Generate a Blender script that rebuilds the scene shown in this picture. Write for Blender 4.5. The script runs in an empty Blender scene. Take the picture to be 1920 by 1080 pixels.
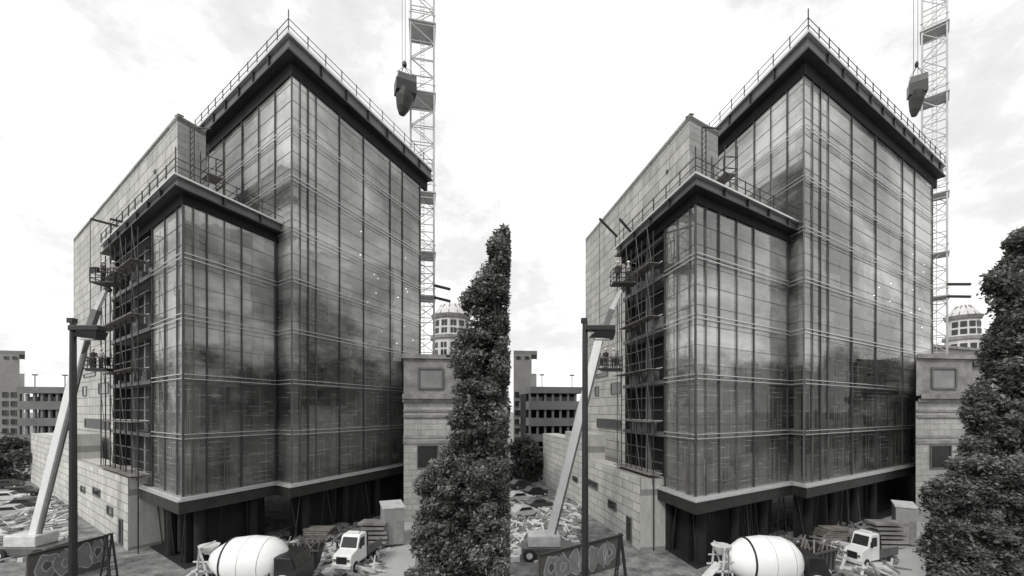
import bpy, math, random
from mathutils import Vector, Matrix
random.seed(7)
R = math.radians
F0 = 800.0      # focal length in 1920-wide pixels
HOR = 770.0     # horizon row
CAMZ = 12.0
col = bpy.context.scene.collection
SIDE = ['left', 'right']

# ------------------------------------------------------------------ materials
MATS = {}
def nodes(name):
    m = bpy.data.materials.new(name); m.use_nodes = True
    nt = m.node_tree; nt.nodes.clear()
    return m, nt
def N(nt, t, **kw):
    n = nt.nodes.new(t)
    for k, v in kw.items():
        if k in n.inputs: n.inputs[k].default_value = v
        else: setattr(n, k, v)
    return n
def L(nt, a, b): nt.links.new(a, b)
def ramp(nt, fac, stops):
    r = nt.nodes.new('ShaderNodeValToRGB')
    e = r.color_ramp.elements
    while len(e) < len(stops): e.new(0.5)
    for i, (p, c) in enumerate(stops):
        e[i].position = p; e[i].color = (c[0], c[1], c[2], 1) if hasattr(c, '__len__') else (c, c, c*.985, 1)
    L(nt, fac, r.inputs[0]); return r
def mat(name, v, rough=.7, amt=.25, scale=1.5, metal=0, bump=.15, fine=18, coords='Object', warm=.0):
    m, nt = nodes(name)
    o = N(nt, 'ShaderNodeOutputMaterial'); p = N(nt, 'ShaderNodeBsdfPrincipled')
    p.inputs['Roughness'].default_value = rough; p.inputs['Metallic'].default_value = metal
    tc = N(nt, 'ShaderNodeTexCoord')
    n1 = N(nt, 'ShaderNodeTexNoise', Scale=scale, Detail=6.0, Roughness=.65)
    n2 = N(nt, 'ShaderNodeTexNoise', Scale=fine, Detail=4.0)
    L(nt, tc.outputs[coords], n1.inputs[0]); L(nt, tc.outputs[coords], n2.inputs[0])
    ad = N(nt, 'ShaderNodeMath', operation='MULTIPLY_ADD'); ad.inputs[1].default_value = .35
    L(nt, n2.outputs[0], ad.inputs[0]); L(nt, n1.outputs[0], ad.inputs[2])
    a, b = v*(1-amt), v*(1+amt)
    r = ramp(nt, ad.outputs[0], [(.42, (a*(1+warm), a, a*(1-warm))), (.92, (b*(1+warm), b, b*(1-warm)))])
    L(nt, r.outputs[0], p.inputs['Base Color'])
    if bump:
        bp = N(nt, 'ShaderNodeBump', Strength=bump, Distance=.02)
        L(nt, n2.outputs[0], bp.inputs['Height']); L(nt, bp.outputs[0], p.inputs['Normal'])
    L(nt, p.outputs[0], o.inputs[0])
    MATS[name] = m; return m

mat('steel_dark', .035, .55, .5, .8, .2, warm=.03)
mat('steel_fascia', .13, .5, .35, .6, .2)
mat('aluminium', .62, .35, .12, 2, .4, 0)
mat('mullion_dark', .07, .4, .2, 2, .3, 0)
mat('concrete', .26, .85, .3, .5)
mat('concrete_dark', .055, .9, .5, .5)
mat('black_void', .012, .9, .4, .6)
mat('asphalt', .07, .9, .3, .15, fine=9)
mat('pavement', .42, .9, .2, .2, fine=6)
mat('white_paint', .82, .35, .08, 1.2, bump=.03)
mat('white_dirty', .62, .5, .3, 1.3, bump=.05)
mat('crane_paint', .50, .5, .25, .5)
mat('black_paint', .022, .4, .3, 2)
mat('grey_paint', .16, .5, .3, 1.2)
mat('grey_light', .36, .6, .2, 2, bump=0)
mat('rubber', .025, .8, .3, 3)
mat('chrome', .5, .25, .2, 3, .8, 0)
mat('dark_glass', .03, .08, .3, 1, .0, 0)
mat('pale_stone', .62, .85, .2, .25, warm=.015)
mat('weathered_stone', .24, .85, .6, .6, warm=.02)
mat('office_wall', .22, .8, .2, .3, warm=.03)
mat('garage_band', .17, .85, .3, .2)
mat('timber', .20, .85, .5, 1.2, warm=.08)
mat('hoarding_paint', .085, .7, .35, .5, warm=.03)
mat('graffiti_paint', .36, .6, .4, 1.0)
mat('graffiti_fill', .19, .6, .3, 1.0)
mat('skin', .35, .6, .1, 4, warm=.2)
mat('cloth_dark', .05, .9, .3, 5)
mat('cloth_light', .45, .9, .3, 5)
mat('bark', .06, .95, .4, 3, bump=.6)
mat('rubble', .20, .95, .85, .8, bump=.8, fine=5)
mat('container_paint', .38, .6, .25, .5)
mat('drum_paint', .90, .35, .09, 1.1, bump=.04)

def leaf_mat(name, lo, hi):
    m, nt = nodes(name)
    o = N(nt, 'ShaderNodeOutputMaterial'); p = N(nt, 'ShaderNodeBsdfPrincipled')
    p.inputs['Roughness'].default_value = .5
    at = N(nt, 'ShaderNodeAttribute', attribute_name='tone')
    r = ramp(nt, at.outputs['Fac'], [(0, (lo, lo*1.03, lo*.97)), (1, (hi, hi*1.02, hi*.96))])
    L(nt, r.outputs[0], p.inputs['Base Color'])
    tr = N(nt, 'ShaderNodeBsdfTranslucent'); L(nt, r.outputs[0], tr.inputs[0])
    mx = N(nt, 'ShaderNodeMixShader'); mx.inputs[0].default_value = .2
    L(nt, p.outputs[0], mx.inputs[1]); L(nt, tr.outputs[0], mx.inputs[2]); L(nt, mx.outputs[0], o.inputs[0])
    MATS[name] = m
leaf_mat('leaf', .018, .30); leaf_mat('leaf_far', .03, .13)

def stone_mat(name, v, bw, rh, joint=.45, offset=.5):
    m, nt = nodes(name)
    o = N(nt, 'ShaderNodeOutputMaterial'); p = N(nt, 'ShaderNodeBsdfPrincipled'); p.inputs['Roughness'].default_value = .8
    uv = N(nt, 'ShaderNodeUVMap')
    br = N(nt, 'ShaderNodeTexBrick', offset=offset)
    br.inputs['Scale'].default_value = 1; br.inputs['Brick Width'].default_value = bw; br.inputs['Row Height'].default_value = rh
    br.inputs['Mortar Size'].default_value = .05; br.inputs['Mortar Smooth'].default_value = .3
    br.inputs['Color1'].default_value = (v*.86, v*.86, v*.85, 1); br.inputs['Color2'].default_value = (v*1.1, v*1.09, v*1.07, 1)
    br.inputs['Mortar'].default_value = (v*joint, v*joint, v*joint, 1)
    L(nt, uv.outputs[0], br.inputs[0])
    n = N(nt, 'ShaderNodeTexNoise', Scale=.35, Detail=8.0, Roughness=.7); L(nt, uv.outputs[0], n.inputs[0])
    r = ramp(nt, n.outputs[0], [(.3, .78), (.7, 1.1)])
    mx = N(nt, 'ShaderNodeMixRGB', blend_type='MULTIPLY'); mx.inputs[0].default_value = 1
    L(nt, br.outputs[0], mx.inputs[1]); L(nt, r.outputs[0], mx.inputs[2])
    mps = N(nt, 'ShaderNodeMapping'); mps.inputs['Scale'].default_value = (1.3, .07, 1); L(nt, uv.outputs[0], mps.inputs[0])
    ns = N(nt, 'ShaderNodeTexNoise', Scale=1.0, Detail=6.0, Roughness=.75); L(nt, mps.outputs[0], ns.inputs[0])
    rs = ramp(nt, ns.outputs[0], [(.34, .66), (.52, 1.0)])
    nf = N(nt, 'ShaderNodeTexNoise', Scale=3.5, Detail=6.0, Roughness=.8); L(nt, uv.outputs[0], nf.inputs[0])
    rf = ramp(nt, nf.outputs[0], [(.35, .82), (.65, 1.08)])
    mx2 = N(nt, 'ShaderNodeMixRGB', blend_type='MULTIPLY'); mx2.inputs[0].default_value = .7; L(nt, mx.outputs[0], mx2.inputs[1]); L(nt, rs.outputs[0], mx2.inputs[2])
    mx3 = N(nt, 'ShaderNodeMixRGB', blend_type='MULTIPLY'); mx3.inputs[0].default_value = 1; L(nt, mx2.outputs[0], mx3.inputs[1]); L(nt, rf.outputs[0], mx3.inputs[2])
    L(nt, mx3.outputs[0], p.inputs['Base Color'])
    bp = N(nt, 'ShaderNodeBump', Strength=.6, Distance=.04, invert=True); L(nt, br.outputs['Fac'], bp.inputs['Height']); L(nt, bp.outputs[0], p.inputs['Normal'])
    L(nt, p.outputs[0], o.inputs[0]); MATS[name] = m
stone_mat('stone_panels', .56, 3.4, 1.15, .34, .37)
stone_mat('stone_panels_low', .66, 2.2, .8, .5, .37)
stone_mat('ashlar', .46, 1.8, .62, .75)

def glass_mat(name, reflect_v, gloss):
    """curtain-wall glass: cloud and skyline reflections painted into the colour, pale above and dark below, mirror sheen, see-through"""
    m, nt = nodes(name)
    o = N(nt, 'ShaderNodeOutputMaterial'); uv = N(nt, 'ShaderNodeUVMap')
    tc = N(nt, 'ShaderNodeTexCoord'); geo = N(nt, 'ShaderNodeNewGeometry')
    sep = N(nt, 'ShaderNodeSeparateXYZ'); L(nt, geo.outputs['Position'], sep.inputs[0])
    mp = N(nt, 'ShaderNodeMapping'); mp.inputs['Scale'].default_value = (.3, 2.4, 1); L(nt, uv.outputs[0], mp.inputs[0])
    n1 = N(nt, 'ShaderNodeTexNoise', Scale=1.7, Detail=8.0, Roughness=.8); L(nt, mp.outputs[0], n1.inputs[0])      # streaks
    n2 = N(nt, 'ShaderNodeTexNoise', Scale=.085, Detail=7.0, Roughness=.58, Distortion=.5); mpc = N(nt, 'ShaderNodeMapping'); mpc.inputs['Scale'].default_value = (.5, .5, 1.15); L(nt, geo.outputs['Position'], mpc.inputs[0]); L(nt, mpc.outputs[0], n2.inputs[0])   # painted cloud reflections
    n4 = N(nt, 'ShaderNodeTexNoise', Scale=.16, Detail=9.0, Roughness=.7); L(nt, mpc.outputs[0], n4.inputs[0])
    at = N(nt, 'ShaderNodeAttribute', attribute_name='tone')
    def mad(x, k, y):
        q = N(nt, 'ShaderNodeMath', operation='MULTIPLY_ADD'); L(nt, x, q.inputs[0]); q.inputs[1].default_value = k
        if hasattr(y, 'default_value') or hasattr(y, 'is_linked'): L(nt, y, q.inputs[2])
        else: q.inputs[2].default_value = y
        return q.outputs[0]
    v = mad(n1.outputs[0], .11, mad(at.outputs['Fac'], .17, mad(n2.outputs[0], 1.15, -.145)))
    r = ramp(nt, v, [(.40, reflect_v*.26), (.48, reflect_v*.75), (.54, reflect_v*1.15), (.62, reflect_v*1.9)])
    # pale blind lines: thin rows every 0.41 m, broken at random lengths
    suv = N(nt, 'ShaderNodeSeparateXYZ'); L(nt, uv.outputs[0], suv.inputs[0])
    rw = N(nt, 'ShaderNodeMath', operation='DIVIDE'); rw.inputs[1].default_value = .412; L(nt, suv.outputs[1], rw.inputs[0])
    fr = N(nt, 'ShaderNodeMath', operation='FRACT'); L(nt, rw.outputs[0], fr.inputs[0])
    lt = N(nt, 'ShaderNodeMath', operation='LESS_THAN'); lt.inputs[1].default_value = .09; L(nt, fr.outputs[0], lt.inputs[0])
    fl = N(nt, 'ShaderNodeMath', operation='FLOOR'); L(nt, rw.outputs[0], fl.inputs[0])
    cb = N(nt, 'ShaderNodeCombineXYZ'); L(nt, suv.outputs[0], cb.inputs[0]); s7 = N(nt, 'ShaderNodeMath', operation='MULTIPLY'); s7.inputs[1].default_value = 7.3; L(nt, fl.outputs[0], s7.inputs[0]); L(nt, s7.outputs[0], cb.inputs[1])
    nb = N(nt, 'ShaderNodeTexNoise', Scale=.55, Detail=1.0); L(nt, cb.outputs[0], nb.inputs[0])
    th = N(nt, 'ShaderNodeMapRange', clamp=True); L(nt, nb.outputs[0], th.inputs[0]); th.inputs[1].default_value = .50; th.inputs[2].default_value = .60; th.inputs[4].default_value = .55
    lm = N(nt, 'ShaderNodeMath', operation='MULTIPLY'); L(nt, lt.outputs[0], lm.inputs[0]); L(nt, th.outputs[0], lm.inputs[1])
    mc = N(nt, 'ShaderNodeMixRGB'); mc.inputs[2].default_value = (.62, .62, .61, 1); L(nt, lm.outputs[0], mc.inputs[0]); L(nt, r.outputs[0], mc.inputs[1])
    d = N(nt, 'ShaderNodeBsdfDiffuse'); L(nt, mc.outputs[0], d.inputs[0])
    # painted sky reflection by height; ragged lower edge imitates a mirrored tree line
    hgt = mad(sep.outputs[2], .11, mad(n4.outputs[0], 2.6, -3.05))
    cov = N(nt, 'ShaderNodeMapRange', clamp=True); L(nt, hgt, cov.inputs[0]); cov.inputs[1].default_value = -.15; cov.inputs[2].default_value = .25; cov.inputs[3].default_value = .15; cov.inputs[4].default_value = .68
    g = N(nt, 'ShaderNodeBsdfGlossy'); g.inputs['Roughness'].default_value = .035; g.inputs[0].default_value = (.9, .9, .89, 1)
    t = N(nt, 'ShaderNodeBsdfTransparent'); t.inputs[0].default_value = (.60, .60, .59, 1)
    a = N(nt, 'ShaderNodeMixShader'); cm = N(nt, 'ShaderNodeMath', operation='MAXIMUM'); L(nt, cov.outputs[0], cm.inputs[0]); L(nt, lm.outputs[0], cm.inputs[1]); L(nt, cm.outputs[0], a.inputs[0]); L(nt, t.outputs[0], a.inputs[1]); L(nt, d.outputs[0], a.inputs[2])
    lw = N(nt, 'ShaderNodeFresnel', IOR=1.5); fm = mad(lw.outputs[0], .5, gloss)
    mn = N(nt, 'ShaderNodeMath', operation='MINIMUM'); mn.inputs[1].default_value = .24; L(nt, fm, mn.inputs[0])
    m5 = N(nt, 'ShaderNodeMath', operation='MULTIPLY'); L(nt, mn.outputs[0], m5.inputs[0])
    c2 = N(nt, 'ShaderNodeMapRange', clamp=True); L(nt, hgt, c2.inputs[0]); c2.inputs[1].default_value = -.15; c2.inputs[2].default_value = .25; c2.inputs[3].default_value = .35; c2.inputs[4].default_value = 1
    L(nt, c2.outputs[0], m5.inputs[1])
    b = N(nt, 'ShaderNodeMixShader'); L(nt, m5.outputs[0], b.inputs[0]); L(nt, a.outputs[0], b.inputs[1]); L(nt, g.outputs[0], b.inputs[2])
    L(nt, b.outputs[0], o.inputs[0]); MATS[name] = m
glass_mat('glass_painted_reflect', .47, .13)
m, nt = nodes('lit_lamp'); o = N(nt, 'ShaderNodeOutputMaterial'); e = N(nt, 'ShaderNodeEmission', Strength=9.0); L(nt, e.outputs[0], o.inputs[0]); MATS['lit_lamp'] = m

# ------------------------------------------------------------------ mesh builder
class MB:
    def __init__(s): s.v = []; s.f = []; s.uv = []; s.t = []; s.has_uv = False
    def add(s, vs, fs, uvs=None, tone=.5):
        o = len(s.v); s.v += [tuple(v) for v in vs]
        for i, f in enumerate(fs):
            s.f.append(tuple(o+k for k in f)); s.t.append(tone)
            s.uv.append(uvs[i] if uvs else None)
        if uvs: s.has_uv = True
        return s
    def quad(s, a, b, c, d, uv=None, tone=.5): return s.add([a, b, c, d], [(0, 1, 2, 3)], [uv] if uv else None, tone)
    def box(s, cx, cy, cz, sx, sy, sz, rz=0, tone=.5):
        M = Matrix.Rotation(rz, 3, 'Z'); vs = []
        for z in (-1, 1):
            for x, y in ((-1, -1), (1, -1), (1, 1), (-1, 1)):
                p = M @ Vector((x*sx/2, y*sy/2, 0)); vs.append((cx+p.x, cy+p.y, cz+z*sz/2))
        return s.add(vs, [(3, 2, 1, 0), (4, 5, 6, 7), (0, 1, 5, 4), (1, 2, 6, 5), (2, 3, 7, 6), (3, 0, 4, 7)], tone=tone)
    def prism(s, poly, z0, z1, tone=.5):
        n = len(poly)
        a = sum(poly[i][0]*poly[(i+1) % n][1]-poly[(i+1) % n][0]*poly[i][1] for i in range(n))
        if a < 0: poly = poly[::-1]
        vs = [(p[0], p[1], z0) for p in poly]+[(p[0], p[1], z1) for p in poly]
        fs = [tuple(range(n))[::-1], tuple(range(n, 2*n))]+[(i, (i+1) % n, n+(i+1) % n, n+i) for i in range(n)]
        return s.add(vs, fs, tone=tone)
    def bar(s, p, q, w, h=None, tone=.5):
        p = Vector(p); q = Vector(q); h = h or w; d = (q-p)
        if d.length < 1e-6: return s
        d.normalize(); up = Vector((0, 0, 1)) if abs(d.z) < .95 else Vector((1, 0, 0))
        a = d.cross(up).normalized(); b = a.cross(d).normalized(); vs = []
        for c in (p, q):
            for i, j in ((-1, -1), (1, -1), (1, 1), (-1, 1)): vs.append(c+a*i*w/2+b*j*h/2)
        return s.add(vs, [(0, 1, 2, 3), (7, 6, 5, 4), (4, 5, 1, 0), (5, 6, 2, 1), (6, 7, 3, 2), (7, 4, 0, 3)], tone=tone)
    def lathe(s, pts, axis_p, axis_d, n=20, tone=.5):
        """pts: list of (distance along axis, radius)"""
        p = Vector(axis_p); d = Vector(axis_d).normalized(); up = Vector((0, 0, 1)) if abs(d.z) < .9 else Vector((1, 0, 0))
        a = d.cross(up).normalized(); b = d.cross(a).normalized(); vs = []; fs = []
        for t, r in pts:
            for k in range(n):
                an = 2*math.pi*k/n; vs.append(p+d*t+(a*math.cos(an)+b*math.sin(an))*r)
        m = len(pts)
        for i in range(m-1):
            for k in range(n):
                fs.append((i*n+k, i*n+(k+1) % n, (i+1)*n+(k+1) % n, (i+1)*n+k))
        fs.append(tuple(range(n))[::-1]); fs.append(tuple((m-1)*n+k for k in range(n)))
        return s.add(vs, fs, tone=tone)
    def tube(s, p, q, r, n=10, r2=None):
        d = Vector(q)-Vector(p); return s.lathe([(0, r), (d.length, r if r2 is None else r2)], p, d, n)
    def build(s, name, m, parent=None, smooth=False, bevel=0):
        me = bpy.data.meshes.new(name); me.from_pydata(s.v, [], s.f)
        if s.has_uv:
            ul = me.uv_layers.new(name='UVMap'); k = 0
            for i, f in enumerate(s.f):
                for j in range(len(f)):
                    if s.uv[i]: ul.data[k].uv = s.uv[i][j]
                    k += 1
        at = me.attributes.new('tone', 'FLOAT', 'FACE'); at.data.foreach_set('value', s.t)
        me.materials.append(MATS[m]); me.update()
        if smooth: me.shade_smooth() if hasattr(me, 'shade_smooth') else None
        o = bpy.data.objects.new(name, me); col.objects.link(o)
        if parent: o.parent = parent
        if bevel:
            b = o.modifiers.new('bevel', 'BEVEL'); b.width = bevel; b.segments = 2; b.limit_method = 'ANGLE'
        return o
def smooth_angle(o):
    for p in o.data.polygons: p.use_smooth = len(p.vertices) <= 4
def thing(name, label, cat, group=None, loc=(0, 0, 0), rz=0):
    o = bpy.data.objects.new(name, None); col.objects.link(o); o.location = loc; o.rotation_euler = (0, 0, rz)
    o.empty_display_size = .2
    o['label'] = label; o['category'] = cat
    if group: o['group'] = group
    return o
def tag(o, label, cat, group=None):
    o['label'] = label; o['category'] = cat
    if group: o['group'] = group
    return o
def struct(o): o['kind'] = 'structure'; return o

# ------------------------------------------------------------------ placing
def G(h, x, D): return Vector(((x+960*h-960)/F0*D, D))
def Z(y, D): return CAMZ+(HOR-y)/F0*D
def P(h, x, y, D): g = G(h, x, D); return Vector((g.x, g.y, Z(y, D)))
VL, VR = -130.0, 1280.0
def toward(h, x): return -math.atan((x+960*h-960)/F0)
class Face:
    """vertical plane through a corner running towards a vanishing point of this block's plan"""
    def __init__(s, h, x0, D0, vp):
        s.h, s.x0, s.D0, s.vp = h, x0, D0, vp
        s.o = G(h, x0, D0); e = s.g(x0+(20 if vp > x0 else -20)); s.d = (e-s.o).normalized()
        n = Vector((s.d.y, -s.d.x)); s.n = n if n.dot(-s.o) > 0 else -n
        s.rz = math.atan2(s.d.y, s.d.x)
    def D(s, x): return s.D0*(s.vp-s.x0)/(s.vp-x)
    def g(s, x): return G(s.h, x, s.D(x))
    def u(s, x): return (s.g(x)-s.o).length
    def at(s, u, z, off=0): p = s.o+s.d*u+s.n*off; return Vector((p.x, p.y, z))

# ------------------------------------------------------------------ the main building
ZB = 5.52; FH = 4.53
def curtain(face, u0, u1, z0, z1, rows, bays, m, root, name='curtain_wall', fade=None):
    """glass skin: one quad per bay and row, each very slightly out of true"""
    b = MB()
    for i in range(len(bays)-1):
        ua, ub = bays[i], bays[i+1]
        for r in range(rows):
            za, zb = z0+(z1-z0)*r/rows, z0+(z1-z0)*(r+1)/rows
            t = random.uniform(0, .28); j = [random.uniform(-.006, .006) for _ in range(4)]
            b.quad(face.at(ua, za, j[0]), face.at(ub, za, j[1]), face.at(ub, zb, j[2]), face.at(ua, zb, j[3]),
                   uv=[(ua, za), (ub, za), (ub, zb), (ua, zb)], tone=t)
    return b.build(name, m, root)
def cornice(h, corner, left, right, z0, z1, over, root, tl, tr):
    """dark recessed band with a steel edge beam on top, wrapping a corner"""
    for face, u1, tag_ in ((left, tl, 'l'), (right, tr, 'r')):
        pass
    def corner_off(off):
        # intersection of both offset planes
        a = left.o+left.n*off; bb = right.o+right.n*off
        d1, d2 = left.d, right.d
        det = d1.x*(-d2.y)+d2.x*d1.y
        t = ((bb.x-a.x)*(-d2.y)+d2.x*(bb.y-a.y))/det
        return a+d1*t
    def strip(off_in, off_out, za, zb, m, nm):
        ci, co = corner_off(off_in), corner_off(off_out)
        b = MB()
        for face, ue in ((left, tl), (right, tr)):
            ei, eo = face.at(ue, 0, off_in), face.at(ue, 0, off_out)
            b.prism([(ci.x, ci.y), (co.x, co.y), (eo.x, eo.y), (ei.x, ei.y)], za, zb)
        return b.build(nm, m, root)
    H = z1-z0
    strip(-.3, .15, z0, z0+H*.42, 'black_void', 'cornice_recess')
    strip(-.3, over, z0+H*.42, z0+H*.48, 'steel_dark', 'lower_flange')
    strip(-.3, over-.25, z0+H*.48, z1-H*.09, 'steel_fascia', 'edge_beam')
    strip(-.3, over+.05, z1-H*.09, z1, 'aluminium', 'roof_edge')
    for face, ue in ((left, tl), (right, tr)):
        u = 2.5
        while u < ue:
            p = face.at(u, z0+H*.7, over-.16); MB().box(p.x, p.y, p.z, .12, .22, H*.42, face.rz).build('stiffener', 'steel_dark', root); u += 3.2
    c = corner_off(over-.1)
    for face, ue in ((left, tl), (right, tr)):
        rl = MB()
        e = face.at(ue, 0, over-.1)
        for dz in (.55, 1.15): rl.bar((c.x, c.y, z1+dz), (e.x, e.y, z1+dz), .045)
        ro = rl.build('guard_rail', 'steel_dark', root)
        d = (Vector((e.x, e.y))-c); n = max(2, int(d.length/1.9))
        for k in range(0 if face is left else 1, n+1):
            q = c+d*(k/n); hgt = 1.9 if k == 0 else 1.25
            MB().box(q.x, q.y, z1+hgt/2, .07, .07, hgt).build('post', 'steel_dark', ro)
    return corner_off

def main_building(h):
    s = SIDE[h]
    ca = G(h, 345, 32)
    root = thing('glass_office_building', f'unfinished stepped glass office block with dark roof beams, {s} of the two', 'building', 'stepped glass office blocks', (ca.x, ca.y, 0))
    root_inv = Matrix.Translation((-ca.x, -ca.y, 0))
    A_L = Face(h, 345, 32, VL); A_R = Face(h, 345, 32, VR)
    DB = 37.9
    B_L = Face(h, 548, DB, VL); B_R = Face(h, 548, DB, VR)
    zl, zu = 27.6, 41.75
    class Rt: pass
    made = []
    # plan polygons
    def plan(F1, u1, F2, u2, off=0):
        o = F1.o; a = F1.at(u1, 0); b = F2.at(u2, 0); c = Vector((a.x+b.x-o.x, a.y+b.y-o.y))
        cen = (Vector((a.x, a.y))+Vector((b.x, b.y)))/2
        pts = [Vector((o.x, o.y)), Vector((b.x, b.y)), c, Vector((a.x, a.y))]
        return [tuple(p+(cen-p).normalized()*off) for p in pts]
    uAL = A_L.u(212); uAR = A_R.u(515); uBL = B_L.u(330); uBR = B_R.u(787)
    uG = A_L.u(288)    # the glass ends here on the left face
    # --- glass
    def bays(face, xs, per):
        us = [face.u(x) for x in xs]; out = [us[0]]
        for a, b in zip(us, us[1:]):
            for k in range(per): out.append(a+(b-a)*(k+1)/per)
        return out
    zc = ZB+FH*2   # lower storeys: clear glass; above: pale reflections painted on
    bAL = bays(A_L, [345, 334, 288], 2); bAR = bays(A_R, [345, 387, 452, 515], 3)
    bBL = bays(B_L, [548, 517, 455, 385, 330], 2); bBR = bays(B_R, [548, 577, 592, 636, 681, 731, 754, 787], 2)
    for face, bb, zt, n in ((A_L, bAL, zl, 5), (A_R, bAR, zl, 5), (B_R, bBR, zu, 8)): curtain(face, 0, 0, ZB, zt, n*3, bb, 'glass_painted_reflect', root)
    curtain(B_L, 0, 0, ZB, zu, 24, bBL, 'glass_painted_reflect', root)
    # --- vertical mullions
    for face, xs, z1 in ((A_L, [345, 334, 311, 288], zl), (A_R, [362, 387, 420, 452, 515], zl),
                         (B_L, [548, 517, 486, 455, 420, 385], zu), (B_R, [562, 577, 592, 636, 681, 731, 754, 787], zu)):
        strong = {345, 387, 452, 515, 288, 517, 455, 577, 636, 681, 731, 754, 787}
        for x in xs:
            p = face.at(face.u(x), 0, .05); big = x in strong
            w = .085 if big else .035
            MB().box(p.x, p.y, (ZB+z1)/2, w, .16, z1-ZB, face.rz).build('mullion', 'mullion_dark' if big else 'steel_fascia', root)
    # --- storey rails, two bright aluminium lines per storey
    for face, xe, nst in ((A_L, 288, 5), (A_R, 515, 5), (B_L, 385, 8), (B_R, 787, 8)):
        for k in range(1, nst):
            z = ZB+FH*k; b = MB(); u1 = face.u(xe)
            for dz in (.17, -.17): b.bar(face.at(-.05, z+dz, .16), face.at(u1, z+dz, .16), .055, .055)
            b.build('storey_rail', 'aluminium', root)
    # thin transoms between storeys
    for face, xe, z1 in ((A_L, 288, zl), (A_R, 515, zl), (B_L, 385, zu), (B_R, 787, zu)):
        b = MB(); u1 = face.u(xe); z = ZB+.9
        while z < z1:
            b.bar(face.at(0, z, .02), face.at(u1, z, .02), .022, .022); z += FH/3
        b.build('transom', 'steel_fascia', root)
    # --- slabs, columns, core seen through the glass
    for k in range(0, 6):
        MB().prism(plan(A_L, uAL, A_R, uAR, .35), ZB+FH*k-.28, ZB+FH*k).build('floor_slab', 'concrete', root) if k < 5 else None
    for k in range(0, 8):
        MB().prism(plan(B_L, uBL, B_R, uBR, .35), ZB+FH*k-.30, ZB+FH*k-.01).build('floor_slab', 'concrete', root)
    MB().prism(plan(A_L, uAL, A_R, uAR, 0), zl+.02, zl+.5).build('roof_slab', 'concrete', root)
    MB().prism(plan(B_L, uBL, B_R, uBR, 0), zu+.02, zu+.5).build('roof_slab', 'concrete', root)
    for face, u1, zt, st in ((A_L, uAL, zl, 4.2), (A_R, uAR, zl, 3.4), (B_R, uBR, zu, 4.6)):
        u = 1.2
        while u < u1:
            p = face.at(u, 0, -1.1); MB().box(p.x, p.y, (ZB+zt)/2, .42, .42, zt-ZB, face.rz).build('column', 'concrete', root); u += st
    # inner studs and partition frames, dense in the lower storeys
    st = MB()
    for face, u1, kk in ((A_L, uG, 4), (A_R, uAR, 4), (B_R, uBR, 3)):
        for k in range(kk):
            u = .4
            while u < u1:
                if random.random() < .75:
                    hh = random.choice((1.2, 2.4, 4.0, 4.0)); st.bar(face.at(u, ZB+FH*k, -.5), face.at(u, ZB+FH*k+hh, -.5), .07)
                u += random.uniform(.35, .9)
            for _ in range(9):
                a = random.uniform(0, u1*.8); l = random.uniform(1, 4); z = ZB+FH*k+random.uniform(.3, 4)
                st.bar(face.at(a, z, -.46), face.at(min(a+l, u1), z, -.46), .06)
    st.build('inner_framing', 'concrete', root)
    for face, u1, kk in ((A_L, uG, 2), (A_R, uAR, 4), (B_R, uBR, 5)):
        for k in range(kk):
            for _ in range(5):
                a = random.uniform(0, u1*.9); l = random.uniform(.8, 3); z0 = ZB+FH*k+.02; hh = random.uniform(.8, 3)
                p, q = face.at(a, z0, -.9), face.at(min(a+l, u1), z0, -.9)
                MB().quad(p, q, (q.x, q.y, z0+hh), (p.x, p.y, z0+hh)).build('stacked_board', 'weathered_stone', root)
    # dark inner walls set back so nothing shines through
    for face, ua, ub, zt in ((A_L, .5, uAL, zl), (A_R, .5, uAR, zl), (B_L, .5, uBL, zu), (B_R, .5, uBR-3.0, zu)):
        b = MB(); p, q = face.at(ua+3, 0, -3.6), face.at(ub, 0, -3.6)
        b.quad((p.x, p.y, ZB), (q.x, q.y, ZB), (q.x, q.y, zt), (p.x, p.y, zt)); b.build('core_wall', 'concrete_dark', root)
    # rear walls
    pl = plan(B_L, uBL, B_R, uBR, 0); b = MB()
    for i in (1, 2): b.quad((*pl[i], ZB), (*pl[i+1 if i < 3 else 0], ZB), (*pl[i+1 if i < 3 else 0], zu), (*pl[i], zu))
    b.build('rear_wall', 'concrete', root)
    pl = plan(A_L, uAL, A_R, uAR, 0); b = MB(); b.quad((*pl[2], 0), (*pl[3], 0), (*pl[3], zl), (*pl[2], zl)); b.build('rear_wall', 'concrete_dark', root)
    # --- open bays on the left face: slab edges, props, boards, scaffold
    for k in range(0, 5):
        z = ZB+FH*k; b = MB()
        b.bar(A_L.at(uG, z-.12, .12), A_L.at(uAL, z-.12, .12), .25, .34); b.build('slab_edge', 'steel_fascia', root)
    for k in range(0, 5):
        z = ZB+FH*k
        for dz in (1.1, 2.0, 3.1):
            MB().bar(A_L.at(uG, z+dz, .3), A_L.at(uAL, z+dz, .3), .07).build('scaffold_rail', 'aluminium' if dz < 2 else 'steel_fascia', root)
        b = MB(); b.bar(A_L.at(uG+.2, z+1.0, .9), A_L.at(uAL-random.uniform(0, 4), z+1.0, .9), 1.1, .06); b.build('scaffold_board', 'timber', root)
    for i in range(8):
        u = uG+.3+(uAL-uG-.5)*i/7
        MB().bar(A_L.at(u, 0, .95), A_L.at(u, zl-.2, .95), .07).build('scaffold_pole', 'steel_dark', root)
    sb = MB()
    for k in range(5):
        for i in range(0, 7, 2):
            ua = uG+.3+(uAL-uG-.5)*i/7; ub = uG+.3+(uAL-uG-.5)*(i+1)/7
            z = ZB+FH*k; sb.bar(A_L.at(ua, z, 1.0), A_L.at(ub, z+FH, 1.0), .05)
    sb.build('scaffold_brace', 'steel_fascia', root)
    b = MB()
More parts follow.
